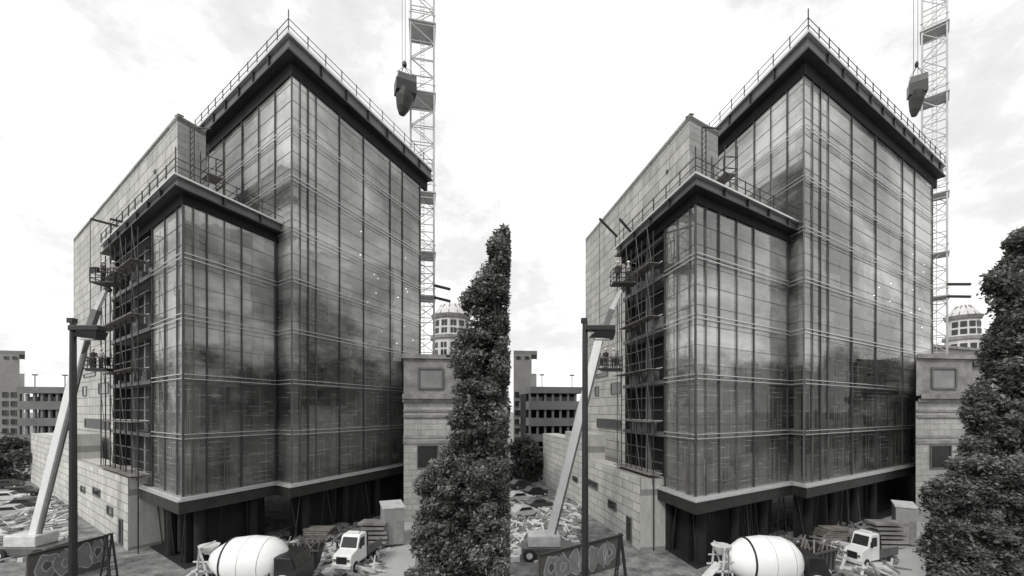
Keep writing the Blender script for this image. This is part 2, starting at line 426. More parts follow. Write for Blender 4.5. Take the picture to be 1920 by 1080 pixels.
    for off in (-1.3, ):
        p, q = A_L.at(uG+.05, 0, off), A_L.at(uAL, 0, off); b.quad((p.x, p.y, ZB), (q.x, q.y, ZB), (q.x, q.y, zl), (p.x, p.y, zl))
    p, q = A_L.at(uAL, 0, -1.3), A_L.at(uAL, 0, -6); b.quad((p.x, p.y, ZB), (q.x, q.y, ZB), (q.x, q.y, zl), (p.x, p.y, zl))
    b.build('rear_wall', 'black_void', root)  # black sheet added close behind the open bays, paints their deep shade
    for k in range(5):
        for _ in range(6):
            u = random.uniform(uG, uAL-1); p = A_L.at(u, ZB+FH*k+.5, random.uniform(-1.0, .2)); hh = random.uniform(.4, 1.1)
            MB().box(p.x, p.y, ZB+FH*k+hh/2+.01, random.uniform(.4, 1.6), random.uniform(.3, .8), hh, A_L.rz).build('stored_material', 'grey_paint', root)
    for _ in range(16):      # work lights left burning on the upper floors near the right end
        k = random.choice((3, 4, 4, 5, 5)); u = uBR*random.uniform(.45, .98); p = B_R.at(u, ZB+FH*(k+1)-random.uniform(.5, 4.2), -.35)
        MB().lathe([(0, .04), (.04, .07), (.09, .05)], p, (0, 0, 1), 8).build('work_light', 'lit_lamp', root)
    # --- cornices with railings
    cornice(h, 'A', A_L, A_R, zl-.1, 29.1, .9, root, uAL+.6, uAR+.4)
    cornice(h, 'B', B_L, B_R, zu, 44.4, 1.0, root, B_L.u(383), uBR+1.6)
    # --- base band and soffit: dark steel tray under the glass
    def band(fa, u1, fb, u2):
        o = fa.o
        b = MB()
        def co(off):
            a = fa.o+fa.n*off; bb = fb.o+fb.n*off; d1, d2 = fa.d, fb.d
            det = d1.x*(-d2.y)+d2.x*d1.y; t = ((bb.x-a.x)*(-d2.y)+d2.x*(bb.y-a.y))/det; return a+d1*t
        for off, za, zb, m, nm in ((.35, ZB-.10, ZB+.02, 'aluminium', 'sill_line'), (.6, ZB-.24, ZB-.12, 'aluminium', 'sill_line'), (.5, ZB-1.15, ZB-.26, 'steel_dark', 'base_band')):
            bq = MB(); ci, c2 = co(-.4), co(off)
            for f, u in ((fa, u1), (fb, u2)):
                ei, eo = f.at(u, 0, -.4), f.at(u, 0, off); bq.prism([(ci.x, ci.y), (c2.x, c2.y), (eo.x, eo.y), (ei.x, ei.y)], za, zb)
            bq.build(nm, m, root)
    band(A_L, A_L.u(172), A_R, uAR)
    band(B_L, B_L.u(514), B_R, uBR-.2)
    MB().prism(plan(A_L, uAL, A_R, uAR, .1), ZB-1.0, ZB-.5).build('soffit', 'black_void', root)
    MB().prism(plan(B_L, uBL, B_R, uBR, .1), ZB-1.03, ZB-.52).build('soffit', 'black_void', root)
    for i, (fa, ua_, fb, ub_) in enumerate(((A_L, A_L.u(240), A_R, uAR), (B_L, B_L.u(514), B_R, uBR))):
        o_ = MB().prism(plan(fa, ua_, fb, ub_, .3), .01+.004*i, .05+.004*i).build('undercroft_shade_sheet', 'black_void', root)  # black sheet on the ground, paints the shade under the block
    # --- undercroft: columns and rear wall coloured black to paint in its deep shade
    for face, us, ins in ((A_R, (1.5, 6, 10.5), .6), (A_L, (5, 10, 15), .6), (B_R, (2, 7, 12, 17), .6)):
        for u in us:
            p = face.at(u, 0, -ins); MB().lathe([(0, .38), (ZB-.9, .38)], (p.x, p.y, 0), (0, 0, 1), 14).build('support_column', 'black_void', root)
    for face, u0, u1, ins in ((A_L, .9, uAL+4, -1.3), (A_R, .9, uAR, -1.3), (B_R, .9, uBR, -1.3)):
        b = MB(); p, q = face.at(u0, 0, ins), face.at(u1, 0, ins); b.quad((p.x, p.y, 0), (q.x, q.y, 0), (q.x, q.y, ZB-.8), (p.x, p.y, ZB-.8)); b.build('undercroft_shade_wall', 'black_void', root)
    for _ in range(34):
        face = random.choice((A_L, A_R, B_R)); u = random.uniform(1, 15); p = face.at(u, 0, -random.uniform(.3, 1.1)); q = face.at(u+random.uniform(-.8, .8), 0, -random.uniform(.3, 1.1))
        MB().bar((p.x, p.y, 0), (q.x, q.y, ZB-1.1), .07).build('steel_prop', 'steel_dark' if _ % 4 else 'mullion_dark', root)
    # reparent offset: children were made in world space, root stands at the corner
    for o in root.children: o.matrix_parent_inverse = root_inv
    return dict(AL=A_L, AR=A_R, BL=B_L, BR=B_R, root=root, zl=29.1, zu=44.4)

def under(root):
    inv = Matrix.Translation(-root.location)
    for o in root.children: o.matrix_parent_inverse = inv

def windows(root, face, specs, z0=None, m='dark_glass', off=.05):
    """recessed-looking windows with frame: specs are (u0,u1,z0,z1)"""
    for (u0, u1, a, b) in specs:
        f = MB()
        t = .1
        for (p, q) in ((face.at(u0, a, off), face.at(u1, a, off)), (face.at(u0, b, off), face.at(u1, b, off)), (face.at(u0, a, off), face.at(u0, b, off)), (face.at(u1, a, off), face.at(u1, b, off))):
            f.bar(p, q, t)
        w = f.build('window', 'steel_fascia', root)
        g = MB(); g.quad(face.at(u0, a, off*.6), face.at(u1, a, off*.6), face.at(u1, b, off*.6), face.at(u0, b, off*.6)); g.build('pane', m, w)

def stone_building(h):
    s = SIDE[h]; C_L = Face(h, 333, 38.5, VL); C_R = Face(h, 333, 38.5, VR)
    zt = Z(212, 38.5)
    root = thing('stone_clad_building', f'tall pale stone-panelled block behind scaffold bays of the {s} glass block', 'building', 'pale stone-panelled blocks', (C_L.o.x, C_L.o.y, 0))
    def wall(face, ua, ub, z0, z1, m, nm='wall', thick=.5):
        b = MB(); o = face.at
        b.quad(o(ua, z0), o(ub, z0), o(ub, z1), o(ua, z1), uv=[(ua, z0), (ub, z0), (ub, z1), (ua, z1)])
        b.quad(o(ua, z1), o(ub, z1), o(ub, z1, -thick), o(ua, z1, -thick), uv=[(ua, z1), (ub, z1), (ub, z1+thick), (ua, z1+thick)])
        b.quad(o(ub, z0), o(ub, z1), o(ub, z1, -thick), o(ub, z0, -thick), uv=[(0, z0), (0, z1), (thick, z1), (thick, z0)])
        return b.build(nm, m, root)
    u1 = C_L.u(138); uR = C_R.u(386)
    wall(C_L, 0, u1, 0, zt, 'stone_panels')
    wall(C_R, 0, uR, 0, zt-.1, 'ashlar')
    # roof and rear
    a, b_ = C_L.at(u1, 0), C_R.at(uR, 0); c = (a.x+b_.x-C_L.o.x, a.y+b_.y-C_L.o.y)
    MB().prism([(C_L.o.x, C_L.o.y), (b_.x, b_.y), c, (a.x, a.y)], zt-.7, zt-.2).build('roof', 'concrete', root)
    rb = MB(); rb.quad((a.x, a.y, 0), (*c, 0), (*c, zt-.3), (a.x, a.y, zt-.3)); rb.quad((*c, 0), (b_.x, b_.y, 0), (b_.x, b_.y, zt-.3), (*c, zt-.3)); rb.build('rear_wall', 'concrete', root)
    def sp(x0, x1, y0, y1, f):
        D = f.D((x0+x1)/2); return (f.u(x1), f.u(x0), Z(y1, D), Z(y0, D))
    windows(root, C_L, [sp(156, 163, 725, 742, C_L), sp(160, 205, 786, 803, C_L), sp(158, 180, 700, 706, C_L), sp(186, 204, 718, 738, C_L), sp(290, 293, 320, 324, C_L)])
    wl = Face(h, 240, 36.5, VL)
    pz = 8.6
    wing = thing('stone_podium', f'low pale stone wing with slot windows behind the {s} white boom', 'building', 'low pale stone wings', (wl.o.x, wl.o.y, 0))
    b = MB(); ue = wl.u(58)
    for (ua, ub, z1) in ((0, wl.u(137), 6.2), (wl.u(137), wl.u(100), 9.2), (wl.u(100), ue, 8.2)):
        b.quad(wl.at(ua, 0), wl.at(ub, 0), wl.at(ub, z1), wl.at(ua, z1), uv=[(ua, 0), (ub, 0), (ub, z1), (ua, z1)])
        p = [wl.at(ua, 0, -.01), wl.at(ub, 0, -.01), wl.at(ub, 0, -2.5), wl.at(ua, 0, -2.5)]
        b.prism([(q.x, q.y) for q in p], 0, z1-.01)
    b.build('wall', 'stone_panels_low', wing)
    windows(wing, wl, [(5, 7, 2.2, 3.0), (10, 13, 3.4, 4.1), (1.6, 2.6, .2, 2.4), (17, 19, 3, 3.6)])
    under(wing); under(root)
    # corrugated pieces leaning at foot
    return root

def tower_crane(h):
    s = SIDE[h]; D = 66; c = G(h, 792, D); rz = toward(h, 792); w = 3.5 if h == 0 else 2.75; z1 = 92; n = 0
    root = thing('tower_crane', f'pale lattice tower crane mast behind the right end of the {s} glass block', 'crane', 'pale lattice tower cranes', (c.x, c.y, 0), rz)
    legs = [(-w/2, -w/2), (w/2, -w/2), (w/2, w/2), (-w/2, w/2)]
    for x, y in legs: MB().box(x, y, z1/2, .22, .22, z1).build('mast_leg', 'crane_paint', root)
    z = 0; b = MB(); k = 0; hs = 2.6
    while z < z1-hs:
        for i in range(4):
            (xa, ya), (xb, yb) = legs[i], legs[(i+1) % 4]
            b.bar((xa, ya, z), (xb, yb, z), .1)
            if k % 2: b.bar((xa, ya, z), (xb, yb, z+hs), .09)
            else: b.bar((xb, yb, z), (xa, ya, z+hs), .09)
        z += hs; k += 1
    b.build('lattice', 'crane_paint', root)
    ld = MB(); 
    for x in (-.25, .25): ld.bar((x, 0, 1), (x, 0, z1), .07)
    z = 1
    while z < z1: ld.bar((-.25, 0, z), (.25, 0, z), .05); z += .5
    ld.build('ladder', 'crane_paint', root)
    for zz in (Z(60, D), Z(188, D), Z(370, D), Z(480, D), Z(560, D)):
        p = MB().box(0, 0, zz, w+.5, w+.5, .18).build('landing', 'crane_paint', root)
        r = MB()
        for x, y in ((0, -w/2-.2), ): r.box(x, y, zz+1.1, w+.5, .08, .08)
        r.build('rail', 'crane_paint', p)
    for zz in (Z(562, D), Z(540, D)):
        MB().bar((w/2, -w/2, zz), (w/2+2.4, -w/2-.5, zz-.6), .35).build('wall_tie', 'steel_dark', root)
    # slewing ring, cab, jib: above the picture, carrying the hoist rope
    MB().lathe([(0, 1.4), (1.2, 1.4)], (0, 0, z1), (0, 0, 1), 18).build('slewing_ring', 'steel_dark', root)
    jb = MB(); L0 = 14
    q = G(h, 757, 62); qq = Matrix.Rotation(-rz, 2)@(q-c); dx, dy = qq.x, qq.y; dl = math.hypot(dx, dy); ux, uy = dx/dl, dy/dl
    for off, dz in ((-.7, 0), (.7, 0), (0, 1.3)): jb.bar((-uy*off, ux*off, z1+1.6+dz), (ux*L0-uy*off, uy*L0+ux*off, z1+1.6+dz), .16)
    for i in range(10):
        t = L0*i/10; tt = L0*(i+.5)/10
        for off in (-.7, .7): jb.bar((ux*t-uy*off, uy*t+ux*off, z1+1.6), (ux*tt, uy*tt, z1+2.9), .09)
    jb.build('jib', 'crane_paint', root)
    # rope
    rp = MB()
    for o in (-.22, .22): rp.bar((dx+o, dy, z1+1.6), (dx+o, dy, Z(140, 62)), .06)
    rp.build('hoist_rope', 'steel_dark', root)
    # load
    D2 = 62; base = P(h, 760, 178, D2)
    ld = thing('hanging_skip', f'dark loaded skip hanging from the {s} crane rope', 'skip', 'dark skips on crane ropes', (base.x, base.y, base.z), toward(h, 760))
    if h: ld.scale = (.72, .72, 1)
    b = MB(); b.lathe([(0, .45), (.9, .9), (2.2, 1.25), (3.3, 1.3)], (-.5, 0, -2.9), (.16, 0, 1), 10); b.build('bucket', 'steel_dark', ld)
    MB().box(.0, 0, .8, 2.9, 1.9, 1.6, .2).build('load_bundle', 'black_paint', ld)
    MB().box(.15, 0, 2.1, 2.6, 1.7, .9, .2).build('frame_box', 'steel_fascia', ld)
    sl = MB()
    for x in (-1.2, 1.2):
        for y in (-.8, .8): sl.bar((x, y, 2.5), (-.1, 0, 4.2), .06)
    sl.build('sling', 'steel_dark', ld)
    MB().lathe([(0, .1), (.2, .32), (.6, .32), (.9, .12)], (-.1, 0, 4.0), (0, 0, 1), 10).build('hook_block', 'black_paint', ld)

def domed_building(h):
    s = SIDE[h]; D = 120; c = G(h, 846, D+6); k = D/F0
    root = thing('domed_tower', f'pale round tower with shallow dome behind the {s} stone-fronted building', 'tower', 'pale domed towers', (c.x, c.y, 0))
    n = 12; r = (37 if h == 0 else 27)*k
    def ring(z0, z1, r0, r1, nm, m, nn=n): return MB().lathe([(z0, r0), (z1, r1)], (0, 0, 0), (0, 0, 1), nn).build(nm, m, root)
    z = lambda y: Z(y, D)
    ring(0, z(628), r, r, 'drum', 'pale_stone'); ring(z(632), z(626), r+.55, r+.55, 'cornice', 'weathered_stone')
    ring(z(626), z(590), r-.3, r-.6, 'drum', 'pale_stone'); ring(z(592), z(585), r-.1, r+.35, 'cornice', 'weathered_stone')
    o = MB().lathe([(z(585), r-.5), (z(574), r-1.3), (z(565), r-2.6), (z(559), r-4.0)], (0, 0, 0), (0, 0, 1), n).build('dome', 'pale_stone', root)
    rb = MB()
    for i in range(n):
        an = 2*math.pi*(i)/n; ca, sa = math.cos(an), math.sin(an)
        rb.bar(((r-.45)*ca, (r-.45)*sa, z(585)), ((r-2.55)*ca, (r-2.55)*sa, z(564)), .25)
    rb.build('dome_rib', 'weathered_stone', root)
    for tier, (ya, yb, rr) in enumerate(((597, 608, r-.42), (612, 622, r-.34), (640, 650, r+.03), (654, 664, r+.03))):
        for i in range(n):
            an = 2*math.pi*(i+.5)/n
            if math.sin(an) > .25: continue
            rr2 = rr*math.cos(math.pi/n)
            for dd in (-.09, .09):
                a2 = an+dd; x, y = rr2*math.cos(an)-math.sin(an)*dd*rr, rr2*math.sin(an)+math.cos(an)*dd*rr
                MB().box(x, y, (z(ya)+z(yb))/2, .16, .75, z(ya)-z(yb), an).build('window', 'dark_glass', root)
    return root

def stone_front(h):
    s = SIDE[h]; D = 46
    root = thing('old_stone_building', f'old stone building with blank attic panel beside trees, {s} of the two', 'building', 'old stone-fronted buildings', tuple(G(h, 758, D))+(0,))
    f = Face(h, 757, D, 6000)     # face almost square-on
    sk = (G(h, 757, D+9)-G(h, 757, D))/9
    U = f.u; z = lambda y: Z(y, D)
    ua, ub, uc = U(757), U(862), U(905)
    def blk(u0, u1, z0, z1, off, m, nm, dep=9):
        e3 = Vector((sk.x, sk.y, 0))*dep; pts = [f.at(u0, 0, off), f.at(u1, 0, off), f.at(u1, 0)+e3, f.at(u0, 0)+e3]
        b = MB(); b.prism([(p.x, p.y) for p in pts], z0, z1)
        me_uv = [(f.at(u0, z0, off+.004)), (f.at(u1, z0, off+.004)), (f.at(u1, z1, off+.004)), (f.at(u0, z1, off+.004))]
        b.quad(*me_uv, uv=[(u0, z0), (u1, z0), (u1, z1), (u0, z1)])
        return b.build(nm, m, root)
    blk(ua, uc, 0, z(752), 0, 'ashlar', 'wall')
    blk(ua, ub, z(742), z(668), .05, 'weathered_stone', 'attic')
    blk(ub, uc+1, z(742), z(680), -.3, 'weathered_stone', 'attic')
    blk(ua-.2, ub+.2, z(672), z(664), .35, 'weathered_stone', 'coping')
    blk(ub+.21, uc+1, z(684), z(676), .05, 'steel_fascia', 'coping')
    blk(ua-.1, uc+1, z(754), z(748), .35, 'weathered_stone', 'cornice')
    blk(ua-.1, uc+1, z(748), z(739), .65, 'weathered_stone', 'cornice')
    for y0, y1, o in ((772, 768, .12), (783, 778, .2), (822, 818, .1), (832, 826, .18)):
        blk(ua-.05, uc+1, z(y0), z(y1), o, 'weathered_stone', 'string_course')
    # blank panel
    b = MB(); u0, u1 = U(785), U(830)
    for p, q in (((u0, z(690)), (u1, z(690))), ((u0, z(728)), (u1, z(728))), ((u0, z(690)), (u0, z(728))), ((u1, z(690)), (u1, z(728)))):
        b.bar(f.at(p[0], p[1], .12), f.at(q[0], q[1], .12), .2)
    b.build('panel_moulding', 'steel_fascia', root)
    pn = MB(); pn.quad(f.at(u0, z(728), .07), f.at(u1, z(728), .07), f.at(u1, z(690), .07), f.at(u0, z(690), .07)); pn.build('panel', 'concrete', root)
    windows(root, f, [(U(783), U(821), z(878), z(836))], off=.12)
    windows(root, f, [(U(840), U(856), z(878), z(836))], off=.12)
    under(root)

# ------------------------------------------------------------------ trees
def tree(h, label, group, trunk, shape, D, depth, nclump, leaf, m='leaf', cut=None, name='broadleaf_tree', per=90):
    """shape: list of (y, xmin, xmax) rows; clumps of leaves scattered through that crown volume"""
    g = G(h, trunk, D)
    root = thing(name, label, 'tree', group, (g.x, g.y, 0))
    ys = [r[0] for r in shape]
    ph = [random.uniform(0, 6.3) for _ in range(4)]
    def wob(y): return 9*math.sin(y/17+ph[0])+6*math.sin(y/8.5+ph[1])+10*math.sin(y/41+ph[2])-2
    def row(y):
        a, b = row0(y); return a+wob(y)*min(1, (y-ys[0])/40)*(1 if trunk > 500 else .3), b
    def row0(y):
        for a, b in zip(shape, shape[1:]):
            if a[0] <= y <= b[0]:
                t = (y-a[0])/(b[0]-a[0]); return a[1]+(b[1]-a[1])*t, a[2]+(b[2]-a[2])*t
        return shape[-1][1:]
    vs = []; fs = []; tones = []; cl = []
    area = sum((b[0]-a[0])*((b[2]-b[1])+(a[2]-a[1]))/2 for a, b in zip(shape, shape[1:]))
    if cut is not None: area *= .8; nclump = int(nclump*.85)
    nl = max(8, int(nclump/14)); lr = math.sqrt(area/nl)*.74
    lobes = []
    while len(lobes) < nl:
        y = random.uniform(ys[0], ys[-1]); xa, xb = row(y); ww = xb-xa
        r = lr*random.uniform(.55, 1.25)*(.6+.4*min(1, (y-ys[0])/60)); r = min(r, ww*.55)
        if cut is not None: xb = min(xb, cut+r*.5)
        x = random.uniform(xa+r*.7, max(xa+r*.75, xb-r*.3))
        if random.random() < .22: x = xa+r*random.uniform(.3, .8)
        e = min(1, (x-xa)/max(1, ww*.5))
        lobes.append((x, y, r, D+random.uniform(-1, .6)*depth*(.4+.6*e), random.uniform(-.12, .18)))
    k = D/F0
    for (x, y, r, d, bt) in lobes:
        c0 = P(h, x, y, d); R0 = r*k*(1 if h == 0 or trunk < 500 else .78)
        for _ in range(nclump//nl+2):
            u = Vector((random.gauss(0, 1), random.gauss(0, 1)-.4, random.gauss(0, 1)+.15)).normalized()*R0*random.uniform(.55, 1.12)
            u.z *= .8
            cl.append((c0+u, bt+.30+.32*u.z/R0-.10*(u.y/R0)))  # lobe tops and near sides painted lighter, undersides darker, as if lit
    for _ in range(nclump//5):       # loose twigs between the big lobes
        y = random.uniform(ys[0], ys[-1]); xa, xb = row(y); xx = random.uniform(xa-3, xb if cut is None else cut)
        cl.append((P(h, xx, y, D+random.uniform(-1, 1)*depth*.6), random.uniform(.1, .5)))
    if cut is not None: cl = [c for c in cl if (c[0].x/c[0].y*F0+960-960*h) < cut-3]
    for c, base in cl:
        rad = random.uniform(.5, 1.1)*leaf*5.4
        cb = base+random.uniform(-.22, .22)
        for _ in range(per):
            u = Vector((random.gauss(0, 1), random.gauss(0, 1), random.gauss(0, 1)*.6)); u = u.normalized()*rad*random.random()**.45
            p = c+u
            if cut is not None and (p.x/p.y*F0+960-960*h) > cut+random.uniform(-4, 2): continue
            a = Vector((random.gauss(0, 1), random.gauss(0, 1), random.gauss(0, .6))).normalized(); b = a.orthogonal().normalized()
            b = Matrix.Rotation(random.uniform(0, 6.28), 3, a) @ b
            l = leaf*random.choice((.45, .7, .9, 1.1, 1.5)); o = len(vs)
            pr = p-root.location
            vs += [pr-a*l, pr+b*l*.5, pr+a*l, pr-b*l*.5]; fs.append((o, o+1, o+2, o+3))
            tones.append(min(1, max(0, cb+.25*u.z/rad+random.uniform(-.18, .18))))  # same painted top light within each clump
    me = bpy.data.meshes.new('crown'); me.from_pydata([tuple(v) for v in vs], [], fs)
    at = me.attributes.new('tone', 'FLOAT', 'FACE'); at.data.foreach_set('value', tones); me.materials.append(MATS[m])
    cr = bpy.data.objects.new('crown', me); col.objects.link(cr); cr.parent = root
    top = Z(ys[0]+(ys[-1]-ys[0])*.25, D); r0 = max(.15, top*.018)
    MB().lathe([(0, r0*1.4), (top*.3, r0), (top*.7, r0*.55), (top, r0*.15)], (0, 0, 0), (0, 0, 1), 10).build('trunk', 'bark', root)
    for _ in range(10):
        c = random.choice(cl)[0]-root.location; zz = random.uniform(top*.25, top*.75)
        MB().tube((0, 0, min(zz, c.z)), c, r0*.3, 6, .03).build('branch', 'bark', root)
    return root

# ------------------------------------------------------------------ street things
def lamp(h):
    s = SIDE[h]; D = 9.0; g = G(h, 137, D); w = D/F0
    root = thing('street_lamp', f'black street lamp with flat box head in front of the {s} stone block', 'street lamp', 'black box-headed street lamps', (g.x, g.y, 0))
    zt = Z(604, D)
    MB().lathe([(0, .11), (.6, .10), (zt-.3, .058), (zt, .055)], (0, 0, 0), (0, 0, 1), 12).build('pole', 'black_paint', root)
    MB().lathe([(0, .16), (.12, .16)], (0, 0, 0), (0, 0, 1), 12).build('base_plate', 'black_paint', root)
    MB().box(-.02, 0, zt+.03, .12, .12, .1).build('cap', 'black_paint', root)
    MB().box(27*w, 0, Z(616, D), 56*w, .22, 10*w).build('arm_housing', 'black_paint', root, bevel=.015)
    hd = MB(); x0, x1 = 8*w, 55*w; z0, z1 = Z(637, D), Z(622, D)
    hd.add([(x0+.12, -.14, z1), (x1, -.14, z1), (x1, .14, z1), (x0+.12, .14, z1), (x0, -.1, z0+.06), (x1-.04, -.1, z0), (x1-.04, .1, z0), (x0, .1, z0+.06)],
           [(3, 2, 1, 0)[::-1], (4, 5, 6, 7)[::-1], (0, 1, 5, 4), (1, 2, 6, 5), (2, 3, 7, 6), (3, 0, 4, 7)])
    hb = hd.build('lamp_head', 'black_paint', root)
    MB().box((x0+x1)/2, 0, z0+.01, (x1-x0)*.6, .16, .03).build('lens', 'aluminium', hb)

def person(name, label, group, loc, rz, parent_pose, shirt='cloth_light', helmet=True):
    """worker about 1.75 m: skinned skeleton; arms forward resting on a rail"""
    root = thing(name, label, 'person', group, loc, rz)
    V = [(0, 0, .95), (0, 0, 1.15), (0, .01, 1.38), (0, 0, 1.50), (0, -.01, 1.58), (0, -.02, 1.66), (0, -.01, 1.75),
         (.10, 0, .90), (.11, -.03, .50), (.11, .01, .08), (.11, -.14, .04),
         (-.10, 0, .90), (-.11, -.02, .50), (-.11, .01, .08), (-.11, -.14, .04),
         (.19, 0, 1.40), (.25, -.06, 1.14), (.21, -.28, 1.08), (.2, -.36, 1.08),
         (-.19, 0, 1.40), (-.25, -.06, 1.14), (-.21, -.28, 1.08), (-.2, -.36, 1.08)]
    Ed = [(0, 1), (1, 2), (2, 3), (3, 4), (4, 5), (5, 6), (0, 7), (7, 8), (8, 9), (9, 10), (0, 11), (11, 12), (12, 13), (13, 14), (2, 15), (15, 16), (16, 17), (17, 18), (2, 19), (19, 20), (20, 21), (21, 22)]
    rad = [.15, .14, .15, .06, .075, .095, .07, .10, .065, .045, .04, .10, .065, .045, .04, .065, .045, .032, .028, .065, .045, .032, .028]
    nv = len(V)
    for sx, b in ((1, 18), (-1, 22)):          # five fingers closing on the rail
        bx, by, bz = V[b]
        for k in range(4):
            V.append((bx+(k-1.5)*.02, by-.05, bz+.012)); V.append((bx+(k-1.5)*.021, by-.075+.004*abs(k-1), bz-.02))
            Ed += [(b, len(V)-2), (len(V)-2, len(V)-1)]; rad += [.009, .008]
        V.append((bx-sx*.035, by-.03, bz-.03)); Ed.append((b, len(V)-1)); rad.append(.01)
    me = bpy.data.meshes.new('body'); me.from_pydata(V, Ed, []); o = bpy.data.objects.new('body', me); col.objects.link(o); o.parent = root
    sk = o.modifiers.new('skin', 'SKIN'); 
    for i, sv in enumerate(me.skin_vertices[0].data): sv.radius = (rad[i], rad[i]*(.75 if i in (0, 1, 2) else 1)); sv.use_root = (i == 0)
    sb = o.modifiers.new('sub', 'SUBSURF'); sb.levels = 1; sb.render_levels = 1
    me.materials.append(MATS['skin'])
    # clothing shells
    j = MB(); j.lathe([(0, .16), (.12, .175), (.35, .2), (.46, .16), (.5, .08)], (0, 0, .98), (0, 0, 1), 12); jo = j.build('jacket', shirt, root); jo.scale = (1, .8, 1)
    for sx in (1, -1):
        MB().tube((.19*sx, 0, 1.41), (.25*sx, -.06, 1.14), .075, 8, .06).build('sleeve', shirt, root)
        MB().tube((.25*sx, -.06, 1.14), (.21*sx, -.25, 1.085), .058, 8, .042).build('sleeve', shirt, root)
        MB().lathe([(0, .12), (.42, .085), (.83, .065)], (.10*sx, 0, .95), (.01*sx, -.01, -1), 8).build('trouser_leg', 'cloth_dark', root)
        MB().box(.11*sx, -.06, .05, .11, .3, .1).build('boot', 'black_paint', root, bevel=.02)
        MB().box(.032*sx, -.108, 1.675, .022, .01, .012).build('eye', 'black_paint', root)
        MB().box(.1*sx, 0, 1.665, .02, .035, .06).build('ear', 'skin', root)
    MB().bar((0, -.105, 1.68), (0, -.135, 1.645), .028).build('nose', 'skin', root)
    MB().box(0, -.108, 1.615, .05, .012, .012).build('mouth', 'cloth_dark', root)
    if helmet:
        hm = MB(); hm.lathe([(0, .135), (.02, .125), (.08, .11), (.13, .05)], (0, -.01, 1.71), (0, 0, 1), 12); hm.box(0, -.13, 1.72, .16, .09, .02); hm.build('hard_hat', 'white_paint', root)
    return root

def basket(root, c, w, d, hgt, nm='basket', m='steel_dark'):
    b = MB(); x, y, z = c
    b.box(x, y, z, w, d, .12)
    for zz in (.35, .75, hgt):
        for sy in (-1, 1): b.box(x, y+sy*d/2, z+zz, w, .05, .05)
        for sx in (-1, 1): b.box(x+sx*w/2, y, z+zz, .05, d, .05)
    for i in range(5):
        for sy in (-1, 1): b.box(x-w/2+w*i/4, y+sy*d/2, z+hgt/2, .05, .05, hgt)
    return b.build(nm, m, root)

def wheel(root, x, y, z, r, w, axis=(0, 1, 0)):
    a = Vector(axis)*w/2; c = Vector((x, y, z))
    ww = MB().lathe([(0, r*.8), (.04, r), (w-.04, r), (w, r*.8)], c-a, axis, 20).build('wheel', 'rubber', root)
    MB().lathe([(-.012, r*.5), (w+.012, r*.5)], c-a, axis, 14).build('rim', 'white_dirty', ww)

def boom_lift(h):
    s = SIDE[h]; D = 35.0; g = G(h, 66, D)
    root = thing('boom_lift', f'telescopic boom lift with long white boom raised to the {s} scaffold bays', 'boom lift', 'white telescopic boom lifts', (g.x, g.y, 0))
    k = D/F0
    loc = lambda x, y, dy=0: ((x-66)*k+0, dy, Z(y, D))
    # chassis
    MB().box(0, 0, .75, 4.2, 2.2, .6).build('chassis', 'steel_fascia', root, bevel=.05)
    for x in (-1.5, 1.5):
        for y in (-1.1, 1.1): wheel(root, x, y, .5, .5, .4)
    MB().box(-.3, 0, 1.5, 2.6, 1.8, .9).build('turret', 'white_dirty', root, bevel=.08)
    p0 = Vector(loc(62, 1035)); p1 = Vector(loc(163, 632)); p2 = Vector(loc(204, 541))
    p0.y = p1.y = p2.y = -.2
    d = (p1-p0).normalized()
    MB().bar(p0, p1, .5, .58).build('outer_boom', 'white_paint', root, bevel=.03)
    side = MB(); nrm = Vector((d.z, 0, -d.x)); side.bar(p0+nrm*.42, p0+(p1-p0)*.93+nrm*.42, .18, .12); side.build('cable_carrier', 'grey_paint', root)
    MB().bar(p1-d*2, p1+(p2-p1)*.55, .40, .46).build('inner_boom', 'grey_paint', root)
    MB().bar(p1+(p2-p1)*.4, p2, .26, .3).build('tip_boom', 'white_dirty', root)
    MB().bar(p2, p2+Vector((.3, 0, -.25)), .3, .3).build('jib_knuckle', 'black_paint', root)
    bc = (loc(208, 536)[0], -.2, Z(534, D)); 
    basket(root, bc, 1.9, 1.2, 1.1)
    MB().box(bc[0]-.6, bc[1]-.5, bc[2]+1.0, .5, .25, .4).build('control_box', 'black_paint', root)
    for i, (dx, cl, lb) in enumerate(((-.45, 'cloth_dark', 'dark-jacketed worker in white hard hat, left in raised'), (.4, 'cloth_light', 'light-jacketed worker in white hard hat, right in raised'))):
        person('person', f'{lb} basket by the {s} scaffold', 'workers in raised baskets', (g.x+bc[0]+dx, g.y-.2, bc[2]+.06), R(-160+i*50) if i else R(150), None, cl)

